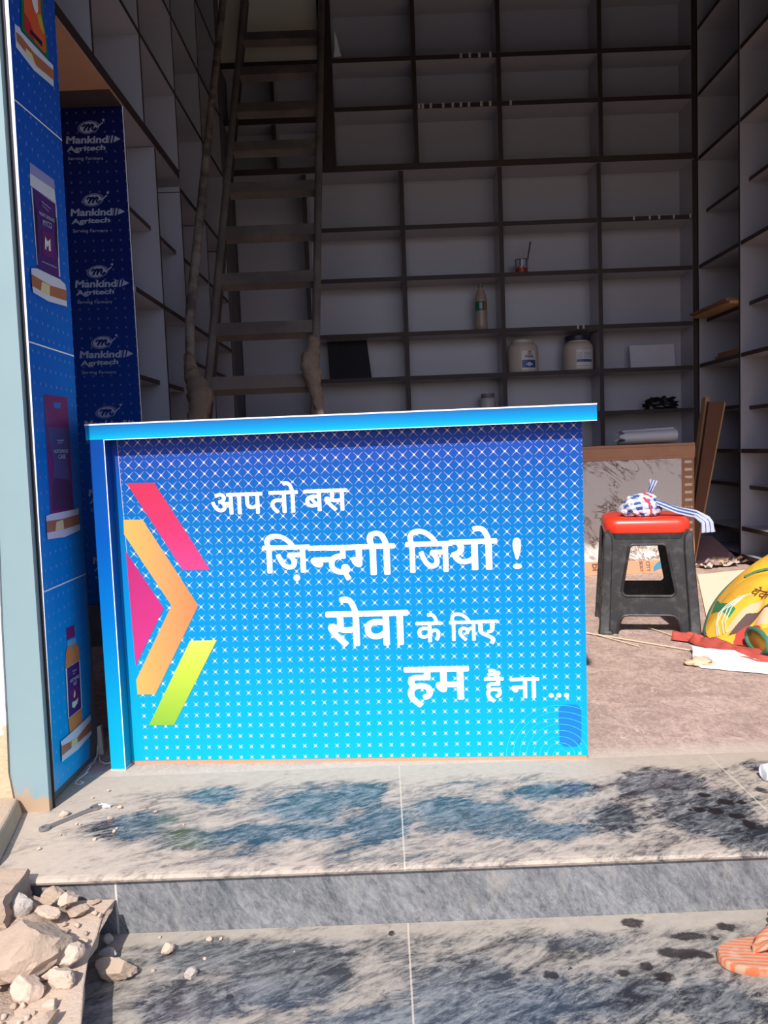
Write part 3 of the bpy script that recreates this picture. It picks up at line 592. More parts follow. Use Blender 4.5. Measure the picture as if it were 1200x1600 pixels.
# navy printed end panel on the shelf side
nb = thing('printed_panel', 'dark navy printed panel repeating a white oval logo at the end of the left shelves', 'sign', (-1.17, 1.452, 0.18))
nl = nb.location
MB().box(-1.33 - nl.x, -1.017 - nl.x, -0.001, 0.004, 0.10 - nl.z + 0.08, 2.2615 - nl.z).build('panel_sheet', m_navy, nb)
MB().box(-1.33 - nl.x, -1.02 - nl.x, 1.30 - nl.y, -0.0015, 2.2605 - nl.z, 2.2620 - nl.z).build('crumpled_top_edge', plain('brown_film', (84, 66, 66), 0.5, var=0.3, scale=40), nb)
MB().box(-1.019 - nl.x, -1.0165 - nl.x, -0.0016, 0.0045, 0.18 - nl.z, 2.2605 - nl.z).build('white_edge', m_white_ink, nb)
for k in range(7):
    dz = -0.2933 * k; mb = MB()
    def place(p, d): return (p[0] - nl.x - 0.001 * k, -d, p[1] + dz - nl.z)
    def aff(o0, ex, ey, d):
        return lambda u, v, kk: place((o0[0] + (ex[0] - o0[0]) * u + (ey[0] - o0[0]) * v, o0[1] + (ex[1] - o0[1]) * u + (ey[1] - o0[1]) * v), d + kk * 0.00003)
    text_into(mb, 'Mankind', aff(*LOGO['m'], 0.0018), bold=0.035)
    text_into(mb, 'Agritech', aff(*LOGO['a'], 0.0018), bold=0.035)
    text_into(mb, 'Serving Farmers', aff(*LOGO['f'], 0.0018))
    c, e, t = LOGO['ell']; rx, rz = e[0] - c[0], t[1] - c[1]
    N = 40
    ring = lambda s: [place((c[0] + s * rx * math.cos(2 * PI * q / N), c[1] + 0.1 * rx * s * math.cos(2 * PI * q / N) + s * rz * math.sin(2 * PI * q / N)), 0.0018) for q in range(N)]
    A, B = ring(1.0), ring(0.94)
    mb.add(A + B, [(q, (q + 1) % N, N + (q + 1) % N, N + q) for q in range(N)])
    mb.add(ring(0.84), [tuple(range(N))])
    for poly in [LOGO['arrow'], LOGO['needle']] + LOGO['bars']:
        mb.add([place(p, 0.0020) for p in poly], [tuple(range(len(poly)))])
    d0 = LOGO['dot'][0]
    mb.add([place((d0[0] + 0.005 * math.cos(t * PI / 6), d0[1] + 0.005 * math.sin(t * PI / 6)), 0.0020) for t in range(12)], [tuple(range(12))])
    # script letter inside the oval
    P = lambda u, v: place((c[0] + rx * u, c[1] + rz * v), 0.0026)
    for st in ([(-0.6, 0.1), (-0.35, 0.42), (-0.15, 0.38), (-0.3, -0.1), (-0.45, -0.55)], [(-0.32, -0.1), (0.0, 0.45), (0.12, 0.45), (0.02, -0.1), (-0.08, -0.55)], [(0.05, -0.1), (0.35, 0.45), (0.48, 0.42), (0.35, -0.1), (0.3, -0.45), (0.45, -0.5), (0.7, -0.1)]):
        w = 0.1
        top = [P(u - w * 0.5, v + 0.1) for u, v in st]; bot = [P(u + w * 0.9, v - 0.1) for u, v in st]
        mb.add(top + bot, [(q, q + 1, len(st) + q + 1, len(st) + q) for q in range(len(st) - 1)], 1)
    mb.build('logo', [m_grey_ink, m_navy], nb)
MB().box(-1.33, -1.02, 1.43, 1.456, 0.0, 0.175).build('baseboard_left', m_concrete_grey)['kind'] = 'structure'

# right wall
rw = shelf_unit('wall_shelving', 'tall open shelves along the right wall', (2.39, 2.7, 0))
XF, XB = 2.236, 2.545
for y in (3.66, 3.02, 2.37, 1.72):
    bx(rw, 'divider', XF, XB, y - 0.011, y + 0.011, 0.0, 4.19, '-x')
for y0, y1 in ((3.031, 3.649), (2.381, 3.009), (1.731, 2.359)):
    for z in (0.06, 0.72, 1.31, 1.985, 2.71, 3.13, 3.56):
        bx(rw, 'shelf', XF + 0.002, XB, y0, y1, z - 0.026, z, '-x')
    for z in (0.215,) if y0 > 3 else (0.235,):
        bx(rw, 'shelf', XF + 0.004, XB, y0, y1, z - 0.026, z, '-x')
    for z in ((0.49, 0.985, 1.62, 2.36) if y0 < 3 else (0.50, 1.0, 1.62, 2.36)):
        bx(rw, 'shelf', 2.29, XB, y0, y1, z - 0.024, z, '-x')
bx(rw, 'back_panel', XB, XB + 0.016, 1.70, 3.92, 0.0, 4.19, None)
struct(MB().box(2.236, 2.545, 3.675, 3.92, 0, 4.19).build('wall_corner', m_wall))
struct(MB().box(-1.33, -1.002, 3.68, 3.92, 0, 4.19).build('wall_corner', m_wall))

# ------------------------------------------------------------------ ladder
m_lad = Mat('worn_brown_steel', 0.45); m_lad.b.inputs['Metallic'].default_value = 0.25
m_lad.color(m_lad.mix(m_lad.noise(5, 4).ramp(0.35, 0.7), C4((112, 102, 98)), C4((136, 124, 116)))); m_lad = m_lad.m
m_lad2 = plain('dark_brown_steel', (66, 50, 46), 0.5, var=0.2)
m_alu = plain('worn_aluminium', (150, 140, 132), 0.35, var=0.15, metal=0.5)
m_rag = Mat('muddy_rag', 0.95); m_rag.color(m_rag.mix(m_rag.noise(18, 6), C4((120, 100, 84)), C4((170, 148, 126)))); m_rag.bump(m_rag.noise(40, 6), 0.9, 0.02); m_rag = m_rag.m
A = Vector((-0.590, 2.110, 1.186)); B = Vector((-0.548, 3.650, 3.823))
dirv = (B - A).normalized(); step = (B - A).length / 9
foot = A - dirv * (A.z / dirv.z); top = A + dirv * ((3.895 - A.z) / dirv.z)
lad = thing('ladder', 'tall brown metal ladder leaning away behind the blue counter', 'ladder', foot)
xa = Vector((1, 0, 0)); nrm = dirv.cross(xa).normalized()
if nrm.y > 0: nrm = -nrm           # towards the viewer
def lbox(mb, c, hx, hn, hd, m=0):
    vs = [c - foot + xa * (sx_ * hx) + nrm * (sn * hn) + dirv * (sd * hd) for sd in (-1, 1) for sx_, sn in ((-1, -1), (1, -1), (1, 1), (-1, 1))]
    mb.add(vs, [(0, 3, 2, 1), (4, 5, 6, 7), (0, 1, 5, 4), (1, 2, 6, 5), (2, 3, 7, 6), (3, 0, 4, 7)], m)
mid = (foot + top) / 2; half = (top - foot).length / 2
def half_w(c): return 0.250 - 0.0095 * ((c.z - A.z) / (B.z - A.z))
for s in (-1, 1):
    mb = MB(); pts = []
    for k in range(13):
        c = foot + dirv * (2 * half * k / 12); hw = half_w(c) + 0.020
        pts.append(c + xa * (s * hw) + nrm * 0.012 - foot)
    mb.tube(pts, 0.022, 10); mb.build('rail', m_lad, lad, smooth=True)
    mb = MB()
    p0 = foot + xa * s * (half_w(foot) + 0.015) - nrm * 0.028 - foot; p1 = top + xa * s * (half_w(top) + 0.015) - nrm * 0.028 - foot
    w = xa * 0.015; d = nrm * 0.025
    mb.prism([p0 - w - d, p0 + w - d, p0 + w + d, p0 - w + d], [p1 - w - d, p1 + w - d, p1 + w + d, p1 - w + d])
    mb.build('rail_flange', m_lad2, lad)
for k in range(-4, 10):
    c = A + dirv * (step * k)
    if c.z < 0.05 or c.z > 3.8: continue
    hw = half_w(c) + 0.004; mb = MB()
    lbox(mb, c - nrm * 0.008, hw, 0.028, 0.004)
    lbox(mb, c - dirv * 0.038 + nrm * 0.018, hw, 0.0025, 0.038)
    lbox(mb, c - dirv * 0.073 - nrm * 0.008, hw, 0.025, 0.0025)
    mb.build('rung', m_alu if k == 0 else m_lad, lad)
def rag(name, pts, rs, parent, mat, seed):
    mb = MB(); random.seed(seed); P, R = [], []
    n = 26
    for k in range(n + 1):
        t = k / n * (len(pts) - 1); i = min(int(t), len(pts) - 2); f = t - i
        p = Vector(pts[i]).lerp(Vector(pts[i + 1]), f)
        P.append(p + Vector((random.uniform(-1, 1), random.uniform(-1, 1), 0)) * 0.004)
        R.append((rs[i] * (1 - f) + rs[i + 1] * f) * random.uniform(0.86, 1.16))
    mb.tube(P, R, 14)
    for i, v in enumerate(mb.v):
        nv = noise.noise_vector(Vector(v) * 38 + Vector((seed, 0, 0))) * 0.009
        mb.v[i] = (v[0] + nv.x, v[1] + nv.y, v[2] + nv.z)
    return mb.build(name, mat, parent, smooth=True, auto=False)
rag('rag', [Vector(p) - foot for p in [(-0.322, 2.123, 1.378), (-0.322, 2.085, 1.315), (-0.347, 2.06, 1.252), (-0.331, 2.034, 1.176), (-0.309, 1.996, 1.088), (-0.293, 1.946, 0.987), (-0.293, 1.908, 0.899)]], [0.025, 0.032, 0.047, 0.042, 0.032, 0.022, 0.015], lad, m_rag, 4)['label'] = 'muddy rag knotted round the right rail'
# pole tied beside the ladder
PP = [(-0.868, 3.52, 4.05), (-0.883, 3.243, 3.616), (-0.917, 2.694, 2.567), (-0.942, 2.291, 1.774), (-0.953, 2.169, 1.506), (-0.937, 2.059, 1.298), (-0.897, 1.962, 1.14), (-0.881, 1.779, 0.798), (-0.872, 1.40, 0.0)]
pole = thing('pole', 'thin bent wooden pole leaning left of the ladder with a muddy rag at its foot', 'pole', PP[-1])
mb = MB(); mb.tube([Vector(p) - Vector(PP[-1]) for p in PP], [0.021, 0.022, 0.023, 0.026, 0.026, 0.024, 0.024, 0.024, 0.024], 10)
M = Mat('weathered_pole', 0.8); M.color(M.mix(M.noise(9, 6).ramp(0.4, 0.62), C4((96, 84, 80)), C4((146, 132, 122)))); M.bump(M.noise(30, 5), 0.6, 0.01)
mb.build('shaft', M.m, pole, smooth=True, auto=False)
rag('rag', [Vector(p) - Vector(PP[-1]) for p in [(-0.942, 2.059, 1.31), (-0.927, 2.023, 1.225), (-0.888, 1.962, 1.152), (-0.856, 1.901, 1.079), (-0.872, 1.84, 0.969), (-0.878, 1.803, 0.871)]], [0.027, 0.037, 0.049, 0.061, 0.044, 0.034], pole, m_rag, 9)

# ------------------------------------------------------------------ things on the back shelves
def jar(name, label, x, y, z, s=1.0, lid=False, kind='front', broken=False):
    t = thing(name, label, 'jar', (x, y, z), 0, None)
    w = plain('cream_plastic', (206, 192, 180), 0.45, 0.9, var=0.08, scale=8)
    r = 0.105 * s; h = 0.225 * s
    mb = MB(); mb.lathe([(r * 0.93, 0), (r, 0.012), (r, h * 0.68), (r * 0.96, h * 0.78), (r * 0.82, h * 0.86), (r * 0.70, h * 0.89), (r * 0.70, h * 0.98), (r * 0.64, h * 0.98), (r * 0.64, h * 0.9)], 32)
    mb.build('body', w, t, smooth=True)
    if lid:
        mb = MB(); mb.lathe([(r * 0.74, h * 0.93), (r * 0.88, h * 0.95), (r * 0.9, h * 1.06), (r * 0.84, h * 1.09), (0.001, h * 1.09)], 32)
        mb.build('lid', plain('dark_blue_plastic', (40, 40, 62), 0.4), t, smooth=True)
    else:
        mb = MB(); mb.lathe([(r * 0.73, h * 0.885), (r * 0.73, h * 0.92), (r * 0.68, h * 0.92)], 32); mb.build('neck_ring', w, t, smooth=True)
    mb = MB(); N = 12; a0, a1 = (-0.25, 0.75) if kind == 'front' else (-0.35, 0.85)
    def wrap(u, zz, d=0.0008):
        a = -PI / 2 + a0 + (a1 - a0) * u; return ((r + d) * math.cos(a), (r + d) * math.sin(a), zz)
    def patch(u0, u1, z0, z1, m, d):
        for q in range(N):
            ua, ub = u0 + (u1 - u0) * q / N, u0 + (u1 - u0) * (q + 1) / N
            mb.add([wrap(ua, z0, d), wrap(ub, z0, d), wrap(ub, z1, d), wrap(ua, z1, d)], [(0, 1, 2, 3)], m)
    blue = plain('label_blue', (42, 84, 142), 0.4, var=0.1); dark = plain('label_ink', (36, 34, 60), 0.4, var=0); red = plain('label_red', (150, 50, 50), 0.4, var=0)
    patch(0, 1, h * 0.06, h * 0.62, 0, 0.0008)
    if kind == 'front':
        patch(0.03, 0.97, h * 0.12, h * 0.35, 1, 0.0012)
        text_into(mb, 'MARINE', lambda u, v, k: wrap(0.22 + 0.58 * u, h * (0.415 + 0.075 * v), 0.0012 + k * 0.00004), bold=0.03, m=2)
        for ux in (0.44, 0.51, 0.58): patch(ux, ux + 0.055, h * 0.57, h * 0.615, 3, 0.0012)
        for zz in (0.515, 0.54): patch(0.38, 0.68, h * zz, h * (zz + 0.012), 2, 0.0012)
        patch(0.3, 0.75, h * 0.2, h * 0.245, 0, 0.0016); patch(0.43, 0.60, h * 0.17, h * 0.285, 0, 0.0017); patch(0.495, 0.53, h * 0.21, h * 0.24, 2, 0.0020)
    else:
        patch(0.02, 0.98, h * 0.24, h * 0.32, 1, 0.0012); patch(0.02, 0.98, h * 0.11, h * 0.12, 2, 0.0012)
        for q in range(5): patch(0.05, 0.3, h * (0.36 + 0.04 * q), h * (0.37 + 0.04 * q), 2, 0.0012); patch(0.42, 0.92, h * (0.38 + 0.035 * q), h * (0.39 + 0.035 * q), 4, 0.0012)
    mb.build('label', [plain('label_white', (222, 218, 220), 0.4, 0.9, var=0.02), blue, dark, red, plain('label_grey', (140, 140, 160), 0.4, var=0)], t)
    return t
jar('plastic_jar', 'open cream plastic jar with blue MARINE label on the back shelf', 1.03, 3.785, 1.305, 1.04)
jar('plastic_jar', 'cream plastic jar with a dark lid and small-print label on the back shelf', 1.425, 3.785, 1.305, 1.0, lid=True, kind='back')
t = thing('plastic_jar', 'small pale jar half hidden behind the counter top on the back shelf', 'jar', (0.772, 3.78, 1.01))
MB().lathe([(0.052, 0), (0.056, 0.01), (0.056, 0.115), (0.05, 0.128), (0.04, 0.132)], 28).build('body', plain('pale_plastic', (190, 182, 180), 0.45), t, smooth=True)
MB().lathe([(0.044, 0.132), (0.048, 0.134), (0.048, 0.158), (0.001, 0.16)], 28).build('lid', plain('grey_plastic', (120, 114, 116), 0.45), t, smooth=True)
t = thing('bottle', 'plastic drinks bottle with green label and pale drink on the back shelf', 'bottle', (0.74, 3.76, 1.61))
mb = MB(); mb.lathe([(0.036, 0), (0.041, 0.006), (0.042, 0.06), (0.039, 0.075), (0.042, 0.09), (0.043, 0.185), (0.042, 0.21), (0.036, 0.25), (0.022, 0.282), (0.015, 0.29), (0.015, 0.305)], 24)
M = Mat('cloudy_bottle', 0.25); M.color(M.mix(M.noise(12, 4), C4((150, 132, 128)), C4((178, 160, 150)))); mb.build('body', M.m, t, smooth=True)
MB().lathe([(0.017, 0.300), (0.018, 0.303), (0.018, 0.322), (0.001, 0.324)], 20).build('cap', plain('grey_green_cap', (96, 104, 100), 0.4), t, smooth=True)
mb = MB()
for q in range(16):
    a, b = -PI / 2 - 1.2 + 2.4 * q / 16, -PI / 2 - 1.2 + 2.4 * (q + 1) / 16
    P = lambda a, z: (0.0435 * math.cos(a), 0.0435 * math.sin(a), z)
    mb.add([P(a, 0.135), P(b, 0.135), P(b, 0.20), P(a, 0.20)], [(0, 1, 2, 3)], 0 if q < 10 else (1 if q % 2 else 2))
for z0, z1, aa, bb in ((0.15, 0.19, -0.35, -0.22), (0.15, 0.19, -0.12, 0.02)):
    P = lambda a, z: (0.0442 * math.cos(a - PI / 2), 0.0442 * math.sin(a - PI / 2), z)
    mb.add([P(aa, z0), P(bb, z0), P(bb, z1), P(aa, z1)], [(0, 1, 2, 3)], 3)
mb.build('label', [plain('label_green', (24, 104, 84), 0.4), plain('label_skin', (190, 140, 120), 0.4), plain('label_black', (40, 34, 36), 0.4), m_grey_ink], t)
t = thing('glass', 'striped drinking glass with red base and a thin stirrer on the back shelf', 'glass', (1.035, 3.77, 1.99))
mb = MB()
for q in range(24):
    a, b = 2 * PI * q / 24, 2 * PI * (q + 1) / 24
    P = lambda r, a, z: (r * math.cos(a), r * math.sin(a), z)
    for z0, z1, m in ((0.0, 0.042, 0), (0.042, 0.055, 1 if q % 3 else 0), (0.055, 0.098, 1 if q % 4 else 2), (0.098, 0.104, 2)):
        mb.add([P(0.040 + z0 * 0.06, a, z0), P(0.040 + z0 * 0.06, b, z0), P(0.040 + z1 * 0.06, b, z1), P(0.040 + z1 * 0.06, a, z1)], [(0, 1, 2, 3)], m)
mb.add([(0.039 * math.cos(2 * PI * q / 24), 0.039 * math.sin(2 * PI * q / 24), 0.001) for q in range(24)], [tuple(range(24))])
mb.build('cup', [plain('red_paint', (170, 50, 38), 0.4), plain('pale_glass', (160, 162, 176), 0.3), plain('dark_glass', (72, 66, 78), 0.3)], t, smooth=True)
MB().tube([(0.025, 0.0, 0.01), (0.045, 0.0, 0.11), (0.066, 0.0, 0.225)], [0.004, 0.004, 0.006], 8).build('stirrer', plain('dark_stick', (66, 54, 54), 0.6), t, smooth=True)
tag(MB().prism([(-0.345, 3.70, 1.3055), (-0.050, 3.70, 1.3055), (-0.078, 3.80, 1.585), (-0.358, 3.80, 1.575)], [(-0.345, 3.71, 1.3065), (-0.050, 3.71, 1.3065), (-0.078, 3.81, 1.586), (-0.358, 3.81, 1.576)]).build('board', m_blackboard), 'square black board leaning at the back of the shelf right of the ladder', 'board')
tag(MB().prism([(1.805, 3.80, 1.3055), (2.125, 3.80, 1.3055), (2.125, 3.83, 1.475), (1.805, 3.83, 1.475)], [(1.805, 3.815, 1.3055), (2.125, 3.815, 1.3055), (2.125, 3.845, 1.475), (1.805, 3.845, 1.475)]).build('board', plain('white_offcut', (196, 194, 202), 0.5)), 'white laminate offcut leaning on the back shelf near the corner', 'board')
def lump(name, label, cat, loc, size, mat, seed, freq=5.0, amp=0.35, sub=4, group=None, rz=0.0, flat=True):
    bm = bmesh.new(); bmesh.ops.create_icosphere(bm, subdivisions=sub, radius=1.0)
    for v in bm.verts:
        n = v.co.normalized(); k = 1 + amp * (noise.noise(n * freq * 0.4 + Vector((seed, 0, 0))) + 0.6 * noise.noise(n * freq + Vector((0, seed, 0))))
        v.co = n * k
        if flat and v.co.z < -0.55: v.co.z = -0.55
    zmin = min(v.co.z for v in bm.verts)
    for v in bm.verts: v.co = Vector((v.co.x * size[0], v.co.y * size[1], (v.co.z - zmin) * size[2]))
    me = bpy.data.meshes.new(name); bm.to_mesh(me); bm.free(); me.materials.append(mat)
    for p in me.polygons: p.use_smooth = True
    o = bpy.data.objects.new(name, me); COL.objects.link(o); o.location = loc; o.rotation_euler = (0, 0, rz)
    return tag(o, label, cat, group)
lump('crumpled_bag', 'crumpled black plastic bag on the lowest visible back shelf', 'bag', (2.005, 3.78, 1.010), (0.105, 0.06, 0.058), plain('black_plastic', (26, 24, 28), 0.35), 3, 9, 0.5)
t = MB().prism([(-0.222, 3.66, 3.460), (-0.170, 3.66, 3.462), (-0.178, 3.66, 3.49), (-0.200, 3.66, 3.60), (-0.212, 3.66, 3.63), (-0.212, 3.66, 3.52)], [(-0.222, 3.663, 3.460), (-0.170, 3.663, 3.462), (-0.178, 3.663, 3.49), (-0.200, 3.663, 3.60), (-0.212, 3.663, 3.63), (-0.212, 3.663, 3.52)])  # narrow white sliver, modelled as a thin upright piece
tag(t.build('white_sliver', plain('glossy_white', (225, 232, 238), 0.2)), 'narrow glossy white sliver standing at the left of the upper back shelf', 'strip')
def plank(name, label, pts0, pts1, mat):
    return tag(MB().prism(pts0, pts1).build(name, mat, bevel=0.001), label, 'board')
m_wood = plain('brown_board', (150, 104, 72), 0.7, 0.9, var=0.2, scale=8)
m_wood_edge = plain('light_wood_edge', (196, 150, 104), 0.7, 0.9, var=0.12)
def rboard(label, x0, x1, y0, y1, z, dz, tilt=0.0, mat=m_wood):
    return plank('wooden_board', label, [(x0, y0, z), (x1, y0, z), (x1, y1, z + tilt), (x0, y1, z + tilt)], [(x0, y0, z + dz), (x1, y0, z + dz), (x1, y1, z + dz + tilt), (x0, y1, z + dz + tilt)], mat)
rboard('lower tan board overhanging the right-hand shelf edge', 2.19, 2.50, 3.05, 3.64, 1.621, 0.018, 0.0, m_wood_edge)
rboard('upper brown board lying on the tan board on the right-hand shelf', 2.17, 2.48, 3.06, 3.645, 1.640, 0.016)
rboard('bottom brown board of the pair on the middle right-hand shelf', 2.25, 2.50, 3.05, 3.42, 1.311, 0.02)
rboard('top brown board of the pair on the middle right-hand shelf', 2.26, 2.51, 3.06, 3.40, 1.332, 0.02)
t = thing('bottle', 'tiny clear bottle with a pointed nozzle on the right-hand shelf', 'bottle', (2.40, 2.92, 1.31))
MB().lathe([(0.016, 0), (0.018, 0.004), (0.018, 0.05), (0.008, 0.065)], 16).build('body', plain('clear_bottle', (170, 170, 182), 0.25), t, smooth=True)
MB().lathe([(0.008, 0.065), (0.006, 0.08), (0.002, 0.115)], 12).build('nozzle', m_grey_ink, t, smooth=True)
# ------------------------------------------------------------------ marble-faced counter at the back
mc = thing('back_counter', 'low counter faced with brown-veined white marble laminate behind the red stool', 'counter', (1.2, 2.8, 0))
M = Mat('veined_marble_laminate', 0.3)
_w = M.noise(4.5, 8, 0.7, 1.3, M.aniso((0, math.radians(-50), 0), (2.6, 1, 0.8)))
_p = M.noise(3.2, 4, 0.6)
_v = (_w - 0.5).abs().ramp(0.045, 0.008) * _p.ramp(0.44, 0.54)
_c = M.mix(M.noise(6, 5), C4((226, 220, 212), 0.95), C4((240, 236, 230), 0.95))
_c = M.mix(_v * 0.9, _c, C4((112, 80, 62)))
_c = M.mix(M.noise(5, 7, 0.75, 1.0, M.aniso((0, math.radians(-50), 0), (2.2, 1, 0.9), (3, 0, 0))).ramp(0.60, 0.72) * 0.9, _c, C4((150, 122, 100)))
M.color(_c)
MB().box(-1.0, 0.588, 0.0, 0.018, 0.0, 0.682).build('front_panel', M.m, mc)
m_cut = Mat('glue_striped_edge', 0.8)
_x, _y, _z = m_cut.xyz()
_t = ((_z * 22.0).frac() - 0.5).abs().ramp(0.20, 0.14) * (_x - 0.628).abs().ramp(0.026, 0.018) * m_cut.noise(30, 3).ramp(0.35, 0.45)
m_cut.color(m_cut.mix(_t, m_cut.mix(m_cut.noise(20, 5), C4((160, 112, 84)), C4((196, 146, 112))), C4((236, 222, 204)))); m_cut = m_cut.m
MB().box(0.588, 0.662, -0.004, 0.02, 0.0, 0.684).build('end_board', m_cut, mc)
MB().box(0.645, 0.662, 0.021, 0.46, 0.0, 0.684).build('side_panel', m_lam, mc)
mb = MB(); mb.box(-1.02, 0.667, -0.006, 0.48, 0.684, 0.70); mb.box(-1.02, 0.667, -0.009, 0.478, 0.7005, 0.755); mb.box(-1.02, 0.667, -0.006, 0.48, 0.7555, 0.772)
mb.build('counter_top', m_ply, mc)['label'] = 'raw wood worktop edge'
cb = thing('cardboard_strip', 'flattened orange-brown cardboard strip at the foot of the marble counter', 'cardboard', (1.2, 2.775, 0))
MB().prism([(-0.7, -0.02, 0.001), (0.52, -0.02, 0.001), (0.52, -0.012, 0.001), (-0.7, -0.012, 0.001)], [(-0.7, 0.006, 0.082), (0.52, 0.006, 0.076), (0.52, 0.012, 0.076), (-0.7, 0.012, 0.082)]).build('sheet', plain('cardboard', (206, 150, 116), 0.8, 0.92, var=0.06), cb)
def on_card(x, z, d=0.0): return (x, -0.0205 + 0.026 * z / 0.08 - d, z)
mb = MB()
text_into(mb, 'PL', lambda u, v, k: on_card(0.085 - 0.05 * v, 0.01 + 0.06 * (1 - u), 0.0012 + k * 0.00005), bold=0.02)
for s, x, sz in (('CITY', 0.36, 0.022), ('BODY', 0.32, 0.020)):
    text_into(mb, s, lambda u, v, k: on_card(x - sz * (1 - v) + sz, 0.012 + 0.06 * (1 - u), 0.0012 + k * 0.00005), bold=0.02)
mb.build('printed_lettering', plain('brown_ink', (120, 84, 66), 0.8, var=0), cb)
mb = MB(); a0 = [(0.455 + 0.05 * math.cos(PI / 2 + PI / 2 * k / 10 + 0.5), 0.02 + 0.052 * math.sin(PI / 2 + PI / 2 * k / 10 - 0.4)) for k in range(11)]
mb.add([on_card(0.40 + 0.012 * k, 0.035 + 0.035 * math.sin(k / 8 * PI), 0.0012) for k in range(9)] + [on_card(0.40 + 0.012 * k, 0.010 + 0.018 * math.sin(k / 8 * PI), 0.0012) for k in range(9)], [(k, k + 1, 10 + k, 9 + k) for k in range(8)])
mb.build('blue_arc', plain('blue_ink', (70, 130, 160), 0.8, var=0), cb)
# rolled papers on the marble counter
t = thing('paper_roll', 'loosely rolled white papers lying on the marble-faced counter', 'paper', (1.62, 2.93, 0.7725))
m_paper = plain('white_paper', (218, 218, 222), 0.7, 0.95, var=0.03)
mb = MB(); pr = []
for k in range(34):
    u = k / 33; a = u * 2.3 * PI + 0.5; r = 0.036 + 0.012 * u
    pr.append((0, r * math.cos(a) * 1.5, 0.044 + 0.9 * r * math.sin(a)))
pr = [p for p in pr] + [(0, 0.10, 0.004), (0, 0.16, 0.002)]
ra = [(0.0 - 0.16 + 0.02 * math.sin(k), p[1], max(0.001, p[2])) for k, p in enumerate(pr)]; rb = [(0.17, p[1] * 0.9 - 0.02, max(0.001, p[2] * 1.12)) for p in pr]
mb.add(ra + rb, [(k, k + 1, len(ra) + k + 1, len(ra) + k) for k in range(len(ra) - 1)]); mb.build('rolled_sheet', m_paper, t, smooth=True, auto=False)
mb = MB(); ra = [(-0.21 + 0.02 * k, -0.02 + 0.01 * math.sin(k * 1.1), 0.012 + 0.022 * abs(math.sin(k * 0.55)) ** 2) for k in range(16)]; rb = [(x + 0.03, y + 0.14, max(0.002, z * 0.9 + 0.004)) for x, y, z in ra]
mb.add(ra + rb, [(k, k + 1, 17 + k, 16 + k) for k in range(15)]); mb.build('loose_sheet', m_paper, t, smooth=True, auto=False)
# planks leaning between the marble counter and the right-hand shelves
m_lean = plain('dark_veneer', (112, 70, 46), 0.55, 0.9, var=0.2, scale=6)
lb = thing('leaning_board', 'dark brown veneered board leaning beside the marble counter', 'board', (1.97, 2.95, 0))
MB().prism([(-0.100, 0, 0.0), (-0.058, 0, 0.0), (-0.058, 0.03, 0.0), (-0.100, 0.03, 0.0)], [(0.055, 0.02, 1.018), (0.150, 0.02, 1.012), (0.150, 0.05, 1.012), (0.055, 0.05, 1.018)]).build('face', m_lean, lb)
MB().prism([(-0.058, -0.002, 0.0), (-0.050, -0.002, 0.0), (-0.050, 0.03, 0.0), (-0.058, 0.03, 0.0)], [(0.150, 0.018, 1.013), (0.158, 0.018, 1.013), (0.158, 0.05, 1.013), (0.150, 0.05, 1.013)]).build('edge_strip', m_wood_edge, lb)['label'] = 'light bare wood edge'
tag(MB().prism([(1.872, 3.02, 0.0), (1.892, 3.02, 0.0), (1.892, 3.08, 0.0), (1.872, 3.08, 0.0)], [(2.03, 3.03, 1.05), (2.055, 3.03, 1.05), (2.055, 3.09, 1.05), (2.03, 3.09, 1.05)]).build('wooden_batten', m_wood_edge), 'narrow pale batten leaning behind the dark veneered board', 'batten')
# loose scraps at the foot of the shelves
m_scrap = [plain('scrap_pale', (216, 200, 186), 0.8, 0.95), plain('scrap_pink', (170, 134, 136), 0.8), plain('scrap_tan', (196, 166, 134), 0.8)]
random.seed(5)
def scrap(x, y, z, w, h, rz, m, label, curl):
    mb = MB(); n = 7; vs = []
    for i in range(n + 1):
        for j in range(n + 1):
            u, v = i / n - 0.5, j / n - 0.5
            q = noise.noise(Vector((u * 3 + x * 9, v * 3 + y * 7, z)))
            vs.append((u * w, v * h, curl * (abs(q) + (u * 1.2 + 0.3) ** 2 * 0.5)))
    mb.add(vs, [(i * (n + 1) + j, (i + 1) * (n + 1) + j, (i + 1) * (n + 1) + j + 1, i * (n + 1) + j + 1) for i in range(n) for j in range(n)])
    o = mb.build('scrap', m, None, (x, y, z), (0, 0, rz), smooth=True, auto=False)
    return tag(o, label, 'scrap', 'crumpled scraps under the right-hand shelves')
for k in range(9):
    scrap(1.98 + 0.042 * k, 2.86 + 0.05 * random.random() + 0.02 * k, 0.004 + 0.008 * (k % 3), 0.13, 0.10, random.uniform(-1, 1), m_scrap[k % 3], 'crumpled pale scrap in the heap at the foot of the right-hand shelves', 0.06)
tag(MB().prism([(1.93, 3.02, 0.001), (2.22, 3.02, 0.001), (2.22, 3.40, 0.001), (1.93, 3.40, 0.001)], [(1.95, 3.03, 0.02), (2.2, 3.03, 0.05), (2.2, 3.38, 0.14), (1.95, 3.38, 0.10)]).build('cardboard_sheet', m_scrap[1]), 'dusky pink sheet propped in the shelf bottom behind the scraps', 'cardboard')
# pale plywood sheet lying on the floor
m_pale = Mat('pale_plywood', 0.75); m_pale.color(m_pale.mix(m_pale.noise(7, 6, 0.6, 0.6, m_pale.mapped((0, 0, 0), (0, 0, 0.5), (1, 5, 1))), C4((236, 216, 186), 0.98), C4((250, 236, 212), 0.98))); m_pale = m_pale.m
ps = [(1.300, 1.20), (1.52, 1.00), (2.22, 1.9), (2.23, 2.74), (1.80, 2.60)]
tag(MB().prism([(x, y, 0.001) for x, y in ps], [(x, y, 0.011) for x, y in ps]).build('plywood_sheet', m_pale), 'pale plywood sheet lying on the floor behind the yellow sack', 'board')

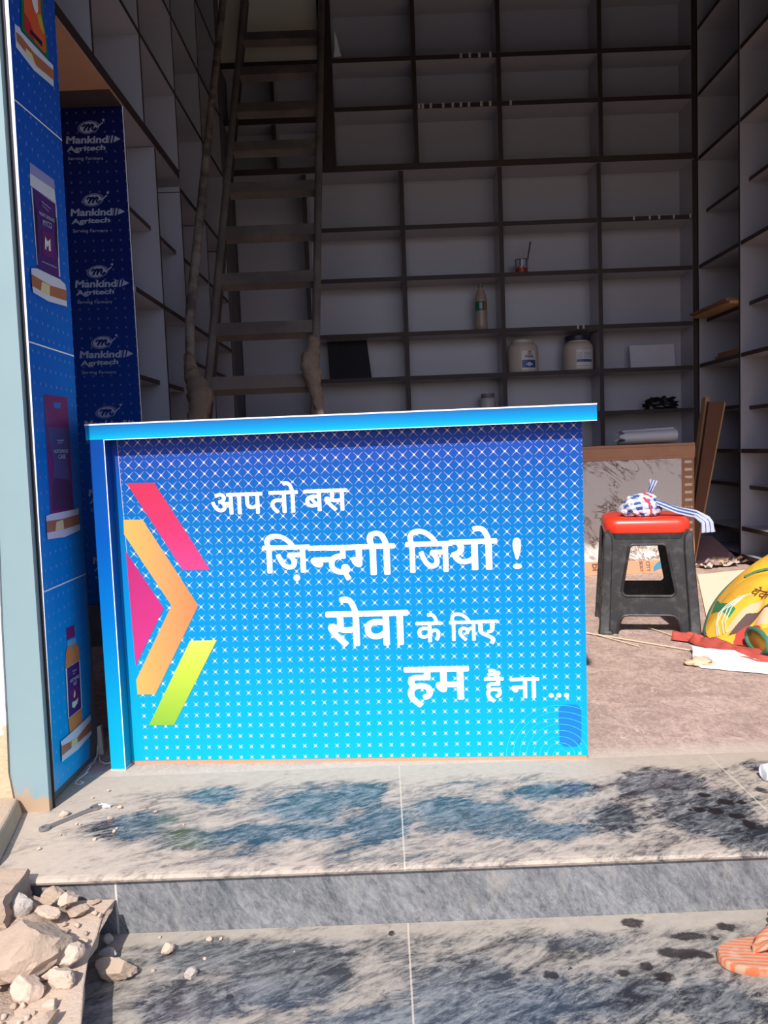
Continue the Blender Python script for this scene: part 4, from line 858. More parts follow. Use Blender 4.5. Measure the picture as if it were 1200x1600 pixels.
# ------------------------------------------------------------------ stool
st = thing('stool', 'black plastic stool with a red seat on the dusty pink floor', 'stool', (1.118, 1.452, 0), math.radians(-12.5))
m_blk = Mat('scuffed_black_plastic', 0.5); m_blk.color(m_blk.mix(m_blk.noise(24, 6, 0.7).ramp(0.45, 0.80) * 0.6, C4((40, 40, 42)), C4((98, 94, 90)))); m_blk = m_blk.m
m_red = plain('red_plastic', (236, 62, 40), 0.35, 0.9, var=0.06)
H = 0.432
def hw(z): return 0.190 - 0.028 * (z / H)
def side_shape(rot):
    mb = MB(); R = Matrix.Rotation(rot, 3, 'Z')
    def P(s, z, d): return R @ Vector((s, -(hw(z) - 0.004) + d, z))
    # window frame built as strips of quads: outer rim, window, crossbar, foot arch
    def rr(hw0, hw1, z0, z1, r, n=6):
        out = []
        for cx, cz, a in ((hw1 - r, z1 - r, 0), (-hw1 + r, z1 - r, 90), (-hw0 + r, z0 + r, 180), (hw0 - r, z0 + r, 270)):
            for k in range(n + 1):
                t = math.radians(a + 90 * k / n); out.append((cx + r * math.cos(t), cz + r * math.sin(t)))
        return out
    win = rr(0.106, 0.076, 0.158, 0.372, 0.022)
    arch = [(-0.128, 0.0), (-0.122, 0.04), (-0.115, 0.062), (-0.10, 0.075), (-0.08, 0.079), (0.08, 0.079), (0.10, 0.075), (0.115, 0.062), (0.122, 0.04), (0.128, 0.0)]
    bm = bmesh.new()
    def loop(pts): 
        vs = [bm.verts.new((x, z, 0)) for x, z in pts]
        return [bm.edges.new((vs[k], vs[(k + 1) % len(vs)])) for k in range(len(vs))]
    outer = [(-0.19, 0.0)] + arch + [(0.19, 0.0), (hw(H), H), (-hw(H), H)]
    ed = loop(outer) + loop(win)
    bmesh.ops.triangle_fill(bm, use_beauty=True, use_dissolve=False, edges=ed)
    bm.verts.index_update()
    V = [(v.co.x, v.co.y) for v in bm.verts]; F = [tuple(v.index for v in f.verts) for f in bm.faces]
    B = [tuple(v.index for v in e.verts) for e in bm.edges if len(e.link_faces) == 1]
    bm.free()
    n = len(V)
    mb.add([P(x, z, 0.0) for x, z in V] + [P(x, z, 0.008) for x, z in V], F + [tuple(n + q for q in reversed(f)) for f in F] + [(a, b, n + b, n + a) for a, b in B])
    mb.tube([P(x, z, 0.001) for x, z in win + win[:1]], 0.006, 8)
    mb.tube([P(x, z, 0.001) for x, z in arch], 0.0055, 8)
    return mb
for k in range(4):
    side_shape(k * PI / 2).build('side_panel', m_blk, st, smooth=True)
for k in range(4):
    R = Matrix.Rotation(k * PI / 2, 3, 'Z'); mb = MB(); rings = []
    for z, w, r in ((0.0, 0.048, 0.016), (0.012, 0.046, 0.016), (0.015, 0.036, 0.016), (0.20, 0.033, 0.016), (0.36, 0.031, 0.015), (0.405, 0.026, 0.012), (0.42, 0.012, 0.006)):
        c = hw(z) - w * 0.5 + 0.008
        rings.append([R @ Vector((c + x * 0.5, -c + y * 0.5, z)) for x, y, _ in rounded(w * 1.25, w * 1.25, r, 0, 4)])
    mb.rings(rings); mb.build('leg', m_blk, st, smooth=True)
mb = MB(); mb.rings([rounded(0.166, 0.166, 0.05, 0.418), rounded(0.170, 0.170, 0.052, 0.423), rounded(0.171, 0.171, 0.052, 0.455), rounded(0.166, 0.166, 0.05, 0.472), rounded(0.152, 0.152, 0.046, 0.481), rounded(0.05, 0.05, 0.02, 0.478)])
mb.build('seat', m_red, st, smooth=True)
mb = MB(); mb.rings([rounded(0.163, 0.163, 0.045, 0.395), rounded(0.165, 0.165, 0.046, 0.417)]); mb.build('apron', m_blk, st, smooth=True)
# checked cloth bundle
cl = thing('cloth_bundle', 'blue and white checked cloth tied in a knotted bundle on the red stool', 'cloth', (1.095, 1.415, 0.482))
M = Mat('blue_check_cloth', 0.9)
uvn = M.nt.nodes.new('ShaderNodeTexCoord').outputs['UV']
sp_ = M.nt.nodes.new('ShaderNodeSeparateXYZ'); M.nt.links.new(uvn, sp_.inputs[0])
_u, _v = E(M.nt, sp_.outputs[0]), E(M.nt, sp_.outputs[1])
_a = ((_u * 1.0).frac() - 0.5).abs().ramp(0.24, 0.26); _b = ((_v * 1.0).frac() - 0.5).abs().ramp(0.24, 0.26)
_r = ((_u * 0.25).frac() - 0.12).abs().ramp(0.035, 0.03)
_c = M.mix((_a + _b) * 0.5, C4((54, 84, 138)), C4((232, 230, 232)))
M.color(M.mix(_r, _c, C4((190, 62, 66)))); m_check = M.m
def cloth_lump(name, c, size, seed, uvs, parent):
    bm = bmesh.new(); bmesh.ops.create_icosphere(bm, subdivisions=5, radius=1.0)
    uvl = bm.loops.layers.uv.new('UVMap'); base = {v: v.co.copy() for v in bm.verts}
    for v in bm.verts:
        n = v.co.normalized()
        k = 1 + 0.16 * noise.noise(n * 1.7 + Vector((seed, 0, 0))) + 0.20 * (abs(noise.noise(n * 3.2 + Vector((0, seed, 0)))) - 0.25) + 0.05 * noise.noise(n * 9)
        p = n * k
        if p.z < -0.5: p.z = -0.5
        v.co = Vector((p.x * size[0], p.y * size[1], (p.z + 0.5) * size[2]))
    for f in bm.faces:
        f.smooth = True
        for l in f.loops:
            b = base[l.vert]
            l[uvl].uv = (b.x * uvs + 0.45 * b.z + 0.30 * noise.noise(b * 1.6), b.z * uvs - 0.3 * b.x + 0.4 * b.y * uvs + 0.30 * noise.noise(b * 1.6 + Vector((5, 0, 0))))
    me = bpy.data.meshes.new(name); bm.to_mesh(me); bm.free(); me.materials.append(m_check)
    o = bpy.data.objects.new(name, me); COL.objects.link(o); o.parent = parent; o.location = c; return o
cloth_lump('bundle', (0, 0, 0.0), (0.082, 0.07, 0.058), 2.0, 2.0, cl)
cloth_lump('knot', (0.012, -0.005, 0.062), (0.050, 0.036, 0.022), 7.0, 1.1, cl)
def ribbon(name, pts, ws, parent, tw=0.4, uvs=40):
    bm = bmesh.new(); uvl = bm.loops.layers.uv.new('UVMap'); n = 9; rows = []; N = 22
    P = [Vector(p) for p in pts]
    for k in range(N + 1):
        t = k / N * (len(P) - 1); i = min(int(t), len(P) - 2); f = t - i
        p = P[i].lerp(P[i + 1], f); w = ws[i] * (1 - f) + ws[i + 1] * f
        d = (P[i + 1] - P[i]).normalized(); s = d.cross(Vector((0.25, -1, 0.35)).normalized()).normalized(); q = d.cross(s)
        rows.append([bm.verts.new(p + s * (w * (j / (n - 1) - 0.5)) + q * (0.22 * w * math.sin(j * 2.1 + tw * k * 0.4))) for j in range(n)])
    for k in range(N):
        for j in range(n - 1):
            fc = bm.faces.new((rows[k][j], rows[k][j + 1], rows[k + 1][j + 1], rows[k + 1][j])); fc.smooth = True
            for l, (a, b) in zip(fc.loops, ((k, j), (k, j + 1), (k + 1, j + 1), (k + 1, j))): l[uvl].uv = (b * 0.66 + 0.1, 0.5)
    me = bpy.data.meshes.new(name); bm.to_mesh(me); bm.free(); me.materials.append(m_check)
    o = bpy.data.objects.new(name, me); COL.objects.link(o); o.parent = parent; return o
ribbon('cloth_tail', [(0.02, -0.01, 0.07), (0.07, -0.03, 0.050), (0.13, -0.07, 0.022), (0.185, -0.13, 0.008), (0.212, -0.178, -0.018), (0.214, -0.187, -0.062)], [0.026, 0.036, 0.040, 0.040, 0.050, 0.056], cl)
ribbon('cloth_tail', [(0.03, -0.01, 0.085), (0.042, -0.012, 0.11), (0.052, -0.012, 0.150)], [0.022, 0.028, 0.036], cl, 0.8)

# ------------------------------------------------------------------ sack, cloths, paper, sticks
SL = [(1.261, 1.146, .02), (1.339, 1.318, .05), (1.424, 1.445, .09), (1.506, 1.511, .14), (1.6, 1.543, .2), (1.738, 1.622, .25), (1.95, 1.9, .27), (2.15, 1.75, .22), (2.2, 1.3, .12), (2.0, .95, .05), (1.7, .85, .02), (1.382, .883, .03), (1.338, .968, .02), (1.283, 1.036, .015)]
loop = []
m_ = len(SL)
for i in range(m_):
    p0, p1, p2, p3 = [Vector(SL[(i + k) % m_]) for k in (-1, 0, 1, 2)]
    for k in range(32):
        t = k / 32; loop.append(0.5 * (2 * p1 + (p2 - p0) * t + (2 * p0 - 5 * p1 + 4 * p2 - p3) * t * t + (-p0 + 3 * p1 - 3 * p2 + p3) * t ** 3))
cen = sum(loop, Vector()) / len(loop)
def inside(x, y, poly):
    r = False; j = len(poly) - 1
    for i in range(len(poly)):
        if (poly[i][1] > y) != (poly[j][1] > y) and x < (poly[j][0] - poly[i][0]) * (y - poly[i][1]) / (poly[j][1] - poly[i][1]) + poly[i][0]: r = not r
        j = i
    return r
PATCH = [(1, [(1.420, 1.425), (1.385, 1.30), (1.378, 1.14), (1.341, 1.117), (1.345, 1.30)]),
 (2, [(1.300, 1.063), (1.34, 1.092), (1.392, 1.115), (1.43, 1.12), (1.47, 1.10), (1.44, 1.07), (1.398, 1.075), (1.34, 1.05)]),
 (3, [(1.305, 1.045), (1.354, 1.066), (1.398, 1.087), (1.43, 1.060), (1.48, 1.06), (1.50, 1.03), (1.445, 1.034), (1.423, 1.040), (1.385, 1.025), (1.329, 1.030)]),
 (2, [(1.408, 1.030), (1.447, 1.048), (1.48, 1.035), (1.47, 0.985), (1.415, 0.965), (1.39, 0.99)]),
 (4, [(1.330, 1.030), (1.371, 1.033), (1.39, 1.010), (1.395, 0.963), (1.37, 0.92), (1.33, 0.94), (1.30, 0.995)])]
sk = thing('sack', 'yellow woven feed sack with green trim lying on the floor at the right', 'sack', (cen.x, cen.y, 0))
T_ = 190; N_ = len(loop); V_ = [(0, 0, cen.z + 0.13)]; F_, I_ = [], []
for i in range(1, T_ + 1):
    t = i / T_
    for b in loop:
        p = cen.lerp(b, t); wr = 0.006 * noise.noise(Vector((p.x * 9, p.y * 9, 0))) * (1 - t) * 3
        V_.append((p.x - cen.x, p.y - cen.y, p.z + 0.13 * (1 - t ** 2.6) + wr))
for i in range(T_):
    for q in range(N_):
        a, b = 1 + i * N_ + q, 1 + i * N_ + (q + 1) % N_
        f = (0, a, b) if i == 0 else (a - N_, a, b, b - N_)
        F_.append(f)
for f in F_:
    cx = sum(V_[k][0] for k in f) / len(f) + cen.x; cy = sum(V_[k][1] for k in f) / len(f) + cen.y
    m = 0
    for k, poly in PATCH:
        if inside(cx, cy, poly): m = k
    I_.append(m)
bt = len(V_); V_ += [(b.x - cen.x, b.y - cen.y, 0.004) for b in [cen.lerp(b, 0.92) for b in loop]]
F_ += [(1 + (T_ - 1) * N_ + q, 1 + (T_ - 1) * N_ + (q + 1) % N_, bt + (q + 1) % N_, bt + q) for q in range(N_)]; I_ += [0] * N_
F_.append(tuple(bt + q for q in range(N_))); I_.append(0)
mb = MB(); mb.v, mb.f, mb.i = V_, F_, I_
m_sack = Mat('yellow_woven_sack', 0.55); m_sack.color(m_sack.mix(m_sack.noise(6, 5), C4((236, 170, 44), 0.95), C4((250, 198, 72), 0.95))); m_sack.bump(m_sack.noise(7, 2, 0.5, 0.6), 0.6, 0.03); m_sack = m_sack.m
m_gr = plain('green_print', (52, 134, 86), 0.6); m_sk = plain('skin_print', (238, 186, 150), 0.6); m_hr = plain('dark_hair_print', (96, 76, 72), 0.6); m_bl = plain('red_print', (188, 66, 62), 0.6)
mb.build('body', [m_sack, m_gr, m_sk, m_hr, m_bl], sk, smooth=True, auto=False)
mb = MB(); rim = [b for b in loop[0:32 * 8]]; mb.tube([(b.x - cen.x, b.y - cen.y, b.z) for b in rim], 0.007, 8, squash=0.7)
mb.build('trim', plain('dark_green_trim', (60, 92, 84), 0.6), sk, smooth=True)
def stop(x, y):
    v = Vector((x, y, 0)) - Vector((cen.x, cen.y, 0)); a = math.atan2(v.y, v.x)
    best = min(range(N_), key=lambda k: abs((math.atan2(loop[k].y - cen.y, loop[k].x - cen.x) - a + PI) % (2 * PI) - PI))
    t = min(1, v.length / (Vector((loop[best].x - cen.x, loop[best].y - cen.y, 0)).length)); z = cen.z + (loop[best].z - cen.z) * t + 0.13 * (1 - t ** 2.6)
    return Vector((x - cen.x, y - cen.y, z))
mb = MB()
mb.tube([stop(*p) + Vector((0, 0, 0.006)) for p in [(1.518, 1.37), (1.559, 1.362), (1.592, 1.345), (1.66, 1.33), (1.8, 1.35)]], 0.012, 8, squash=0.35)
mb.build('green_band', plain('green_tape', (74, 128, 92), 0.6), sk, smooth=True)
for ln in ([(1.277, 1.077), (1.296, 1.132), (1.33, 1.189), (1.367, 1.202), (1.418, 1.193), (1.456, 1.174)], [(1.283, 1.071), (1.302, 1.137), (1.345, 1.185), (1.39, 1.186), (1.442, 1.181)], [(1.296, 1.062), (1.312, 1.117), (1.36, 1.172), (1.43, 1.182)], [(1.305, 1.060), (1.322, 1.110), (1.371, 1.160), (1.42, 1.176)]):
    mb = MB(); mb.tube([stop(*p) + Vector((0, 0, 0.005)) for p in ln], 0.0022, 6); mb.build('thread', plain('pale_thread', (206, 204, 190), 0.7), sk, smooth=True)
mb = MB()
o0, ex, ey = (1.446, 1.176), (1.472, 1.086), (1.496, 1.206)
text_into(mb, 'वेक', lambda u, v, k: stop(o0[0] + (ex[0] - o0[0]) * u + (ey[0] - o0[0]) * v, o0[1] + (ex[1] - o0[1]) * u + (ey[1] - o0[1]) * v) + Vector((0, 0, 0.007)), bold=0.0)
mb.build('lettering', plain('brown_print', (110, 60, 40), 0.6), sk)
# frayed folded mouth of the sack
mb = MB(); rg = []
for k in range(9):
    a = k / 8; rg.append([Vector((1.335 + 0.42 * a + 0.015 * math.sin(5 * a), 0.865 - 0.09 * a, 0.0)) + Vector((0.03 * math.sin(6 * a), 0.085 * math.cos(t), 0.060 + 0.055 * (0.75 + 0.4 * a) * math.sin(t) + 0.006 * noise.noise(Vector((a * 6, t * 2, 0))))) - Vector((cen.x, cen.y, 0)) for t in [2 * PI * q / 28 for q in range(28)]])
mb.rings(rg); mb.build('folded_mouth', m_sack, sk, smooth=True, auto=False)
mb = MB(); mb.tube(rg[0] + rg[0][:1], 0.009, 8); mb.build('mouth_trim', plain('green_fringe', (66, 118, 96), 0.8), sk, smooth=True)
# red cloth
def sheet(name, label, cat, path, widths, h, mat, seed, n=16, N=44, base=0.006):
    mb = MB(); vs = []
    P = [Vector((x, y, 0)) for x, y in path]
    for k in range(N + 1):
        t = k / N * (len(P) - 1); i = min(int(t), len(P) - 2); f = t - i
        p = P[i].lerp(P[i + 1], f); d = (P[i + 1] - P[i]).normalized(); s = Vector((-d.y, d.x, 0)); w = widths[i] * (1 - f) + widths[i + 1] * f
        for j in range(n + 1):
            v = j / n - 0.5; q = p + s * (w * v) + Vector((noise.noise(Vector((k * 0.2, j * 0.4, seed))), noise.noise(Vector((k * 0.2, j * 0.4, seed + 9))), 0)) * 0.012
            z = base + h * (1 - (2 * v) ** 2) * (0.55 + 0.45 * math.sin(j * 1.3 + 2 * noise.noise(Vector((k * 0.12, seed, 0))))) * (0.7 + 0.6 * noise.noise(Vector((k * 0.25, j * 0.2, seed + 3)))) 
            vs.append((q.x, q.y, max(0.002, z)))
    mb.add(vs, [(k * (n + 1) + j, (k + 1) * (n + 1) + j, (k + 1) * (n + 1) + j + 1, k * (n + 1) + j + 1) for k in range(N) for j in range(n)])
    o = mb.build(name, mat, None, smooth=True, auto=False)
    sol = o.modifiers.new('thickness', 'SOLIDIFY'); sol.thickness = 0.002; sol.offset = 1
    return tag(o, label, cat)
m_redcloth = plain('brick_red_cloth', (184, 80, 68), 0.9, 0.95, var=0.12, scale=20)
sheet('cloth', 'crumpled brick-red cloth lying along the front of the yellow sack', 'cloth', [(1.135, 1.165), (1.20, 1.115), (1.225, 1.065), (1.262, 0.985), (1.295, 0.885), (1.33, 0.80), (1.44, 0.745)], [0.045, 0.055, 0.10, 0.13, 0.12, 0.11, 0.10], 0.038, m_redcloth, 3)
m_bright = plain('bright_white_paper', (240, 240, 242), 0.7, 0.98, var=0.02)
mb = MB(); n = 24; vs = []
c00, c10, c11, c01 = Vector((1.085, 0.748, 0)), Vector((1.46, 0.545, 0)), Vector((1.50, 0.80, 0)), Vector((1.115, 0.955, 0))
for i in range(n + 1):
    for j in range(n + 1):
        u, v = i / n, j / n
        p = (c00 * (1 - u) + c10 * u) * (1 - v) + (c01 * (1 - u) + c11 * u) * v
        z = 0.003 + 0.028 * max(0, v - 0.35) * (1 - abs(u - 0.2)) + 0.006 * abs(noise.noise(Vector((u * 4, v * 4, 1)))) + 0.03 * max(0, 0.12 - u) * v * 4
        z += 0.012 * math.exp(-((v - 0.42) / 0.06) ** 2)
        vs.append((p.x - 0.012 * math.sin(v * 5) * (1 - u), p.y, z))
mb.add(vs, [(i * (n + 1) + j, (i + 1) * (n + 1) + j, (i + 1) * (n + 1) + j + 1, i * (n + 1) + j + 1) for i in range(n) for j in range(n)])
o = mb.build('paper_sheet', m_bright, smooth=True, auto=False); s_ = o.modifiers.new('thickness', 'SOLIDIFY'); s_.thickness = 0.0012; s_.offset = 1
tag(o, 'large white paper sheet on the floor below the red cloth', 'paper')
def stick(label, a, b, r=0.003, z=0.005):
    o = MB().tube([(a[0], a[1], z), ((a[0] + b[0]) / 2, (a[1] + b[1]) / 2, z + 0.002), (b[0], b[1], z)], r, 8).build('stick', plain('pale_reed', (216, 194, 168), 0.7), smooth=True); return tag(o, label, 'stick')
stick('longest pale stick running from the blue counter to the white paper', (0.62, 1.53), (1.16, 0.955))
stick('short pale stick lying just below the long one in front of the stool', (0.80, 1.385), (0.968, 1.065), 0.0024)
stick('pale stick pointing from under the stool to the red cloth', (1.105, 1.365), (1.166, 1.165), 0.0026)
lump('torn_paper', 'small torn beige paper lump at the left tip of the white sheet', 'paper', (1.10, 0.80, 0.001), (0.045, 0.035, 0.016), plain('beige_paper', (220, 190, 160), 0.8, 0.95), 11, 6, 0.6, 3)
o = MB().tube([(0.862, -0.175, 0.0205), (0.865, -0.175, 0.0205), (0.95, -0.15, 0.0205), (1.1, -0.11, 0.0205)], [0.016, 0.020, 0.020, 0.020], 20).build('tube', plain('white_plastic_tube', (236, 236, 238), 0.4, 0.95, var=0.02), smooth=True)
tag(o, 'white plastic tube lying on the step at the right edge', 'tube')

# ------------------------------------------------------------------ slipper, and a seated person whose foot reaches into view
sl = thing('slipper', 'orange striped rubber flip-flop on the lower step beside a bare foot', 'slipper', (0.690, -0.632, -0.124), math.radians(3))
M = Mat('orange_striped_rubber', 0.8); _x, _y, _z = M.xyz()
_s = ((_y * 105 + _x * 22 + M.noise(14, 4) * 1.6).frac() - 0.5).abs().ramp(0.12, 0.30)
_c = M.mix(_s, C4((206, 104, 64)), C4((184, 146, 120)))
M.color(M.mix(M.noise(26, 5).ramp(0.55, 0.7) * 0.5, _c, C4((200, 172, 148)))); m_orange = M.m
def sole(z, s=1.0):
    out = []
    for k in range(40):
        a = 2 * PI * k / 40; c, s_ = math.cos(a), math.sin(a)
        w = 0.047 - 0.008 * (c + 0.2) * (1 if c > 0 else 0.3)
        out.append((0.128 * s * math.copysign(abs(c) ** 0.85, c), w * s * math.copysign(abs(s_) ** 0.8, s_), z))
    return out
mb = MB(); mb.rings([sole(0.0, 0.97), sole(0.003), sole(0.014), sole(0.018, 0.98)]); mb.build('sole', m_orange, sl, smooth=True)
for s in (-1, 1):
    mb = MB(); mb.tube([(-0.062, 0.0, 0.022), (-0.045, s * 0.008, 0.036), (-0.01, s * 0.026, 0.044), (0.03, s * 0.038, 0.034), (0.055, s * 0.042, 0.012)], [0.008, 0.012, 0.0145, 0.014, 0.011], 12, squash=0.5)
    mb.build('strap', m_orange, sl, smooth=True)
MB().tube([(-0.062, 0, 0.012), (-0.062, 0, 0.03)], 0.006, 10).build('toe_post', m_orange, sl, smooth=True)

m_skin = plain('brown_skin', (158, 104, 82), 0.5, 0.95, var=0.07, scale=18)
per = thing('person', 'bare foot of a person sitting on the step just beyond the right edge', 'person', (1.55, -0.25, -0.124))
PO = per.location
def skin_body(name, joints, edges, mat, root=0, sub=2):
    me = bpy.data.meshes.new(name); me.from_pydata([Vector(j[0]) - PO for j in joints], edges, [])
    o = bpy.data.objects.new(name, me); COL.objects.link(o); o.parent = per
    me.materials.append(mat)
    m = o.modifiers.new('skin', 'SKIN'); m.use_smooth_shade = True
    for v, j in zip(me.skin_vertices[0].data, joints): v.radius = (j[1], j[2] if len(j) > 2 else j[1])
    me.skin_vertices[0].data[root].use_root = True
    s = o.modifiers.new('subdivision', 'SUBSURF'); s.levels = sub; s.render_levels = sub
    return o
J = [((1.60, -0.20, 0.10), .12, .11), ((1.60, -0.19, 0.28), .115, .10), ((1.56, -0.18, 0.46), .125, .095), ((1.53, -0.17, 0.55), .06), ((1.512, -0.17, 0.585), .05), ((1.48, -0.17, 0.65), .072, .085), ((1.47, -0.17, 0.73), .075, .09), ((1.475, -0.17, 0.79), .05)]
Ed = [(0, 1), (1, 2), (2, 3), (3, 4), (4, 5), (5, 6), (6, 7)]
def limb(start, pts):
    p = start
    for q in pts: J.append(q); Ed.append((p, len(J) - 1)); p = len(J) - 1
    return p
# front leg, its bare foot in view
fa = limb(0, [((1.50, -0.34, 0.14), .082), ((1.17, -0.45, 0.33), .058), ((1.04, -0.48, 0.15), .050), ((0.935, -0.515, -0.025), .034), ((0.92, -0.518, -0.074), .036), ((0.85, -0.528, -0.084), .033, .028), ((0.775, -0.536, -0.100), .036, .020)])
for k, (dy, ln, r) in enumerate(((-0.040, 0.074, .0130), (-0.014, 0.070, .0100), (0.006, 0.060, .0092), (0.024, 0.048, .0086), (0.040, 0.036, .0080))):
    limb(fa, [((0.752, -0.536 + dy * 0.8, -0.106), r * 1.15), ((0.762 - ln * 0.55, -0.538 + dy, -0.107), r), ((0.759 - ln, -0.540 + dy * 1.04, -0.110), r * 1.0)])
fb = limb(0, [((1.58, -0.06, 0.12), .082), ((1.34, -0.02, 0.34), .058), ((1.28, -0.14, 0.14), .048), ((1.25, -0.22, 0.05), .034), ((1.245, -0.23, 0.038), .034), ((1.19, -0.25, 0.032), .033, .026), ((1.13, -0.27, 0.022), .036, .018)])
for k, (dy, ln, r) in enumerate(((0.038, 0.070, .0125), (0.014, 0.066, .0098), (-0.006, 0.058, .009), (-0.024, 0.046, .0085), (-0.040, 0.034, .008))):
    limb(fb, [((1.108, -0.275 + dy * 0.8, 0.018), r * 1.1), ((1.12 - ln * 0.55, -0.28 + dy, 0.016), r), ((1.118 - ln, -0.285 + dy, 0.012), r)])
def arm(s, elbow, wrist, hand):
    w = limb(2, [((1.56, -0.18 + s * 0.16, 0.50), .055), (elbow, .040), (wrist, .027), (hand, .034, .018)])
    h = Vector(hand); d = (h - Vector(wrist)).normalized()
    for k, (o_, ln) in enumerate(((-0.030, 0.066), (-0.010, 0.076), (0.010, 0.072), (0.030, 0.058))):
        b = h + Vector((0, o_, 0)) + d * 0.03
        limb(w, [(tuple(b), .0095), (tuple(b + d * ln * 0.5 + Vector((0, 0, -0.008))), .0085), (tuple(b + d * ln * 0.85 + Vector((0, 0, -0.03))), .0075)])
    b = h + Vector((0, -s * 0.036, 0))
    limb(w, [(tuple(b + d * 0.005), .011), (tuple(b + d * 0.035 + Vector((0, -s * 0.015, -0.008))), .0095)])
arm(-1, (1.42, -0.40, 0.36), (1.26, -0.42, 0.385), (1.20, -0.42, 0.375))
arm(1, (1.46, 0.06, 0.40), (1.40, -0.01, 0.425), (1.35, -0.02, 0.42))
skin_body('body', J, Ed, m_skin)
m_shirt = plain('grey_blue_shirt', (120, 134, 156), 0.85, var=0.1); m_trs = plain('dark_trousers', (58, 56, 64), 0.85)
skin_body('shirt', [((1.60, -0.20, 0.12), .168, .150), ((1.60, -0.19, 0.28), .150, .132), ((1.56, -0.18, 0.46), .145, .115), ((1.535, -0.17, 0.545), .075), ((1.56, -0.34, 0.49), .072), ((1.49, -0.375, 0.42), .062), ((1.56, -0.02, 0.49), .072), ((1.51, 0.03, 0.45), .062)], [(0, 1), (1, 2), (2, 3), (2, 4), (4, 5), (2, 6), (6, 7)], m_shirt)
skin_body('trousers', [((1.60, -0.20, 0.105), .150, .128), ((1.50, -0.34, 0.15), .104), ((1.17, -0.45, 0.33), .076), ((1.05, -0.478, 0.17), .066), ((1.58, -0.06, 0.13), .104), ((1.34, -0.02, 0.34), .076), ((1.285, -0.13, 0.16), .066)], [(0, 1), (1, 2), (2, 3), (0, 4), (4, 5), (5, 6)], m_trs)
m_hair = plain('black_hair', (22, 18, 18), 0.6)
bm = bmesh.new(); bmesh.ops.create_icosphere(bm, subdivisions=4, radius=1)
bmesh.ops.delete(bm, geom=[v for v in bm.verts if (v.co.x < -0.35 and v.co.z < 0.45) or v.co.z < -0.45], context='VERTS')
for v in bm.verts: v.co = Vector((1.483 + 0.102 * v.co.x, -0.17 + 0.092 * v.co.y, 0.722 + 0.118 * v.co.z)) - PO
me = bpy.data.meshes.new('hair'); bm.to_mesh(me); bm.free(); me.materials.append(m_hair)
o = bpy.data.objects.new('hair', me); COL.objects.link(o); o.parent = per
mb = MB()
mb.tube([Vector((1.402, -0.17, 0.715)) - PO, Vector((1.388, -0.17, 0.685)) - PO, Vector((1.378, -0.17, 0.668)) - PO, Vector((1.400, -0.17, 0.656)) - PO], [0.006, 0.010, 0.014, 0.008], 10); mb.build('nose', m_skin, per, smooth=True)
for s in (-1, 1):
    MB().lathe([(0.001, -0.007), (0.006, -0.005), (0.008, 0), (0.006, 0.005), (0.001, 0.007)], 14).build('eye', plain('dark_eye', (60, 44, 38), 0.3), per, Vector((1.408, -0.17 + s * 0.032, 0.700)) - PO, smooth=True)
    MB().lathe([(0.001, -0.026), (0.014, -0.018), (0.018, 0.0), (0.015, 0.018), (0.001, 0.026)], 12).build('ear', m_skin, per, Vector((1.485, -0.17 + s * 0.084, 0.690)) - PO, smooth=True)
MB().tube([Vector((1.406, -0.192, 0.632)) - PO, Vector((1.400, -0.17, 0.634)) - PO, Vector((1.406, -0.148, 0.632)) - PO], [0.003, 0.007, 0.003], 10).build('mouth', plain('lips', (150, 84, 76), 0.5), per, smooth=True)

# ------------------------------------------------------------------ rubble at the lower left
def rock(name, label, loc, size, mat, seed, rot=(0, 0, 0), group=None, cuts=11, sub=4, rough=0.10, cat='stone'):
    rnd = random.Random(seed); bm = bmesh.new(); bmesh.ops.create_icosphere(bm, subdivisions=sub, radius=1.0)
    for _ in range(cuts):
        n = Vector((rnd.gauss(0, 1), rnd.gauss(0, 1), rnd.gauss(0, 1))).normalized(); d = rnd.uniform(0.5, 0.82)
        for v in bm.verts:
            k = v.co.dot(n)
            if k > d: v.co -= n * (k - d)
    R = Matrix.Rotation(rot[2], 3, 'Z') @ Matrix.Rotation(rot[1], 3, 'Y') @ Matrix.Rotation(rot[0], 3, 'X')
    for v in bm.verts:
        c = v.co * (1 + rough * noise.noise(v.co * 4 + Vector((seed, 0, 0))))
        v.co = R @ Vector((c.x * size[0], c.y * size[1], c.z * size[2]))
    zmin = min(v.co.z for v in bm.verts)
    for v in bm.verts: v.co.z -= zmin + size[2] * 0.06
    me = bpy.data.meshes.new(name); bm.to_mesh(me); bm.free(); me.materials.append(mat)
    for p in me.polygons: p.use_smooth = True
    me.set_sharp_from_angle(angle=math.radians(24))
    o = bpy.data.objects.new(name, me); COL.objects.link(o); o.location = loc
    return tag(o, label, cat, group)
ZS = -0.050
sb = [(-0.95, -0.475), (-0.706, -0.478), (-0.553, -0.481), (-0.560, -0.530), (-0.556, -0.557), (-0.548, -0.60), (-0.543, -0.653), (-0.520, -0.74), (-0.491, -0.827), (-0.478, -1.0), (-0.95, -1.0)]
bm_ = MB(); bm_.prism([(x - 0.006 + 0.006 * math.sin(40 * y), y, ZS - 0.024) for x, y in sb], [(x, y, ZS) for x, y in sb])
tag(bm_.build('stone_slab', m_rock, bevel=0.003), 'broken sandstone slab covered in rubble at the lower left', 'slab')
mb = MB(); n = 40; vs = []
for i in range(n + 1):
    for j in range(n + 1):
        x = -0.95 + 0.40 * i / n; y = -0.98 + 0.47 * j / n
        z = 0.030 * max(0, min(1, (-0.585 - x) / 0.12)) * (0.5 + 0.5 * noise.noise(Vector((x * 14, y * 14, 2)))) + 0.012 * noise.noise(Vector((x * 40, y * 40, 5))) - 0.006
        z = max(-0.004, z) + (0.018 if x < -0.70 else 0.018 * max(0, (-0.62 - x) / 0.08))
        vs.append((x, y, ZS + z))
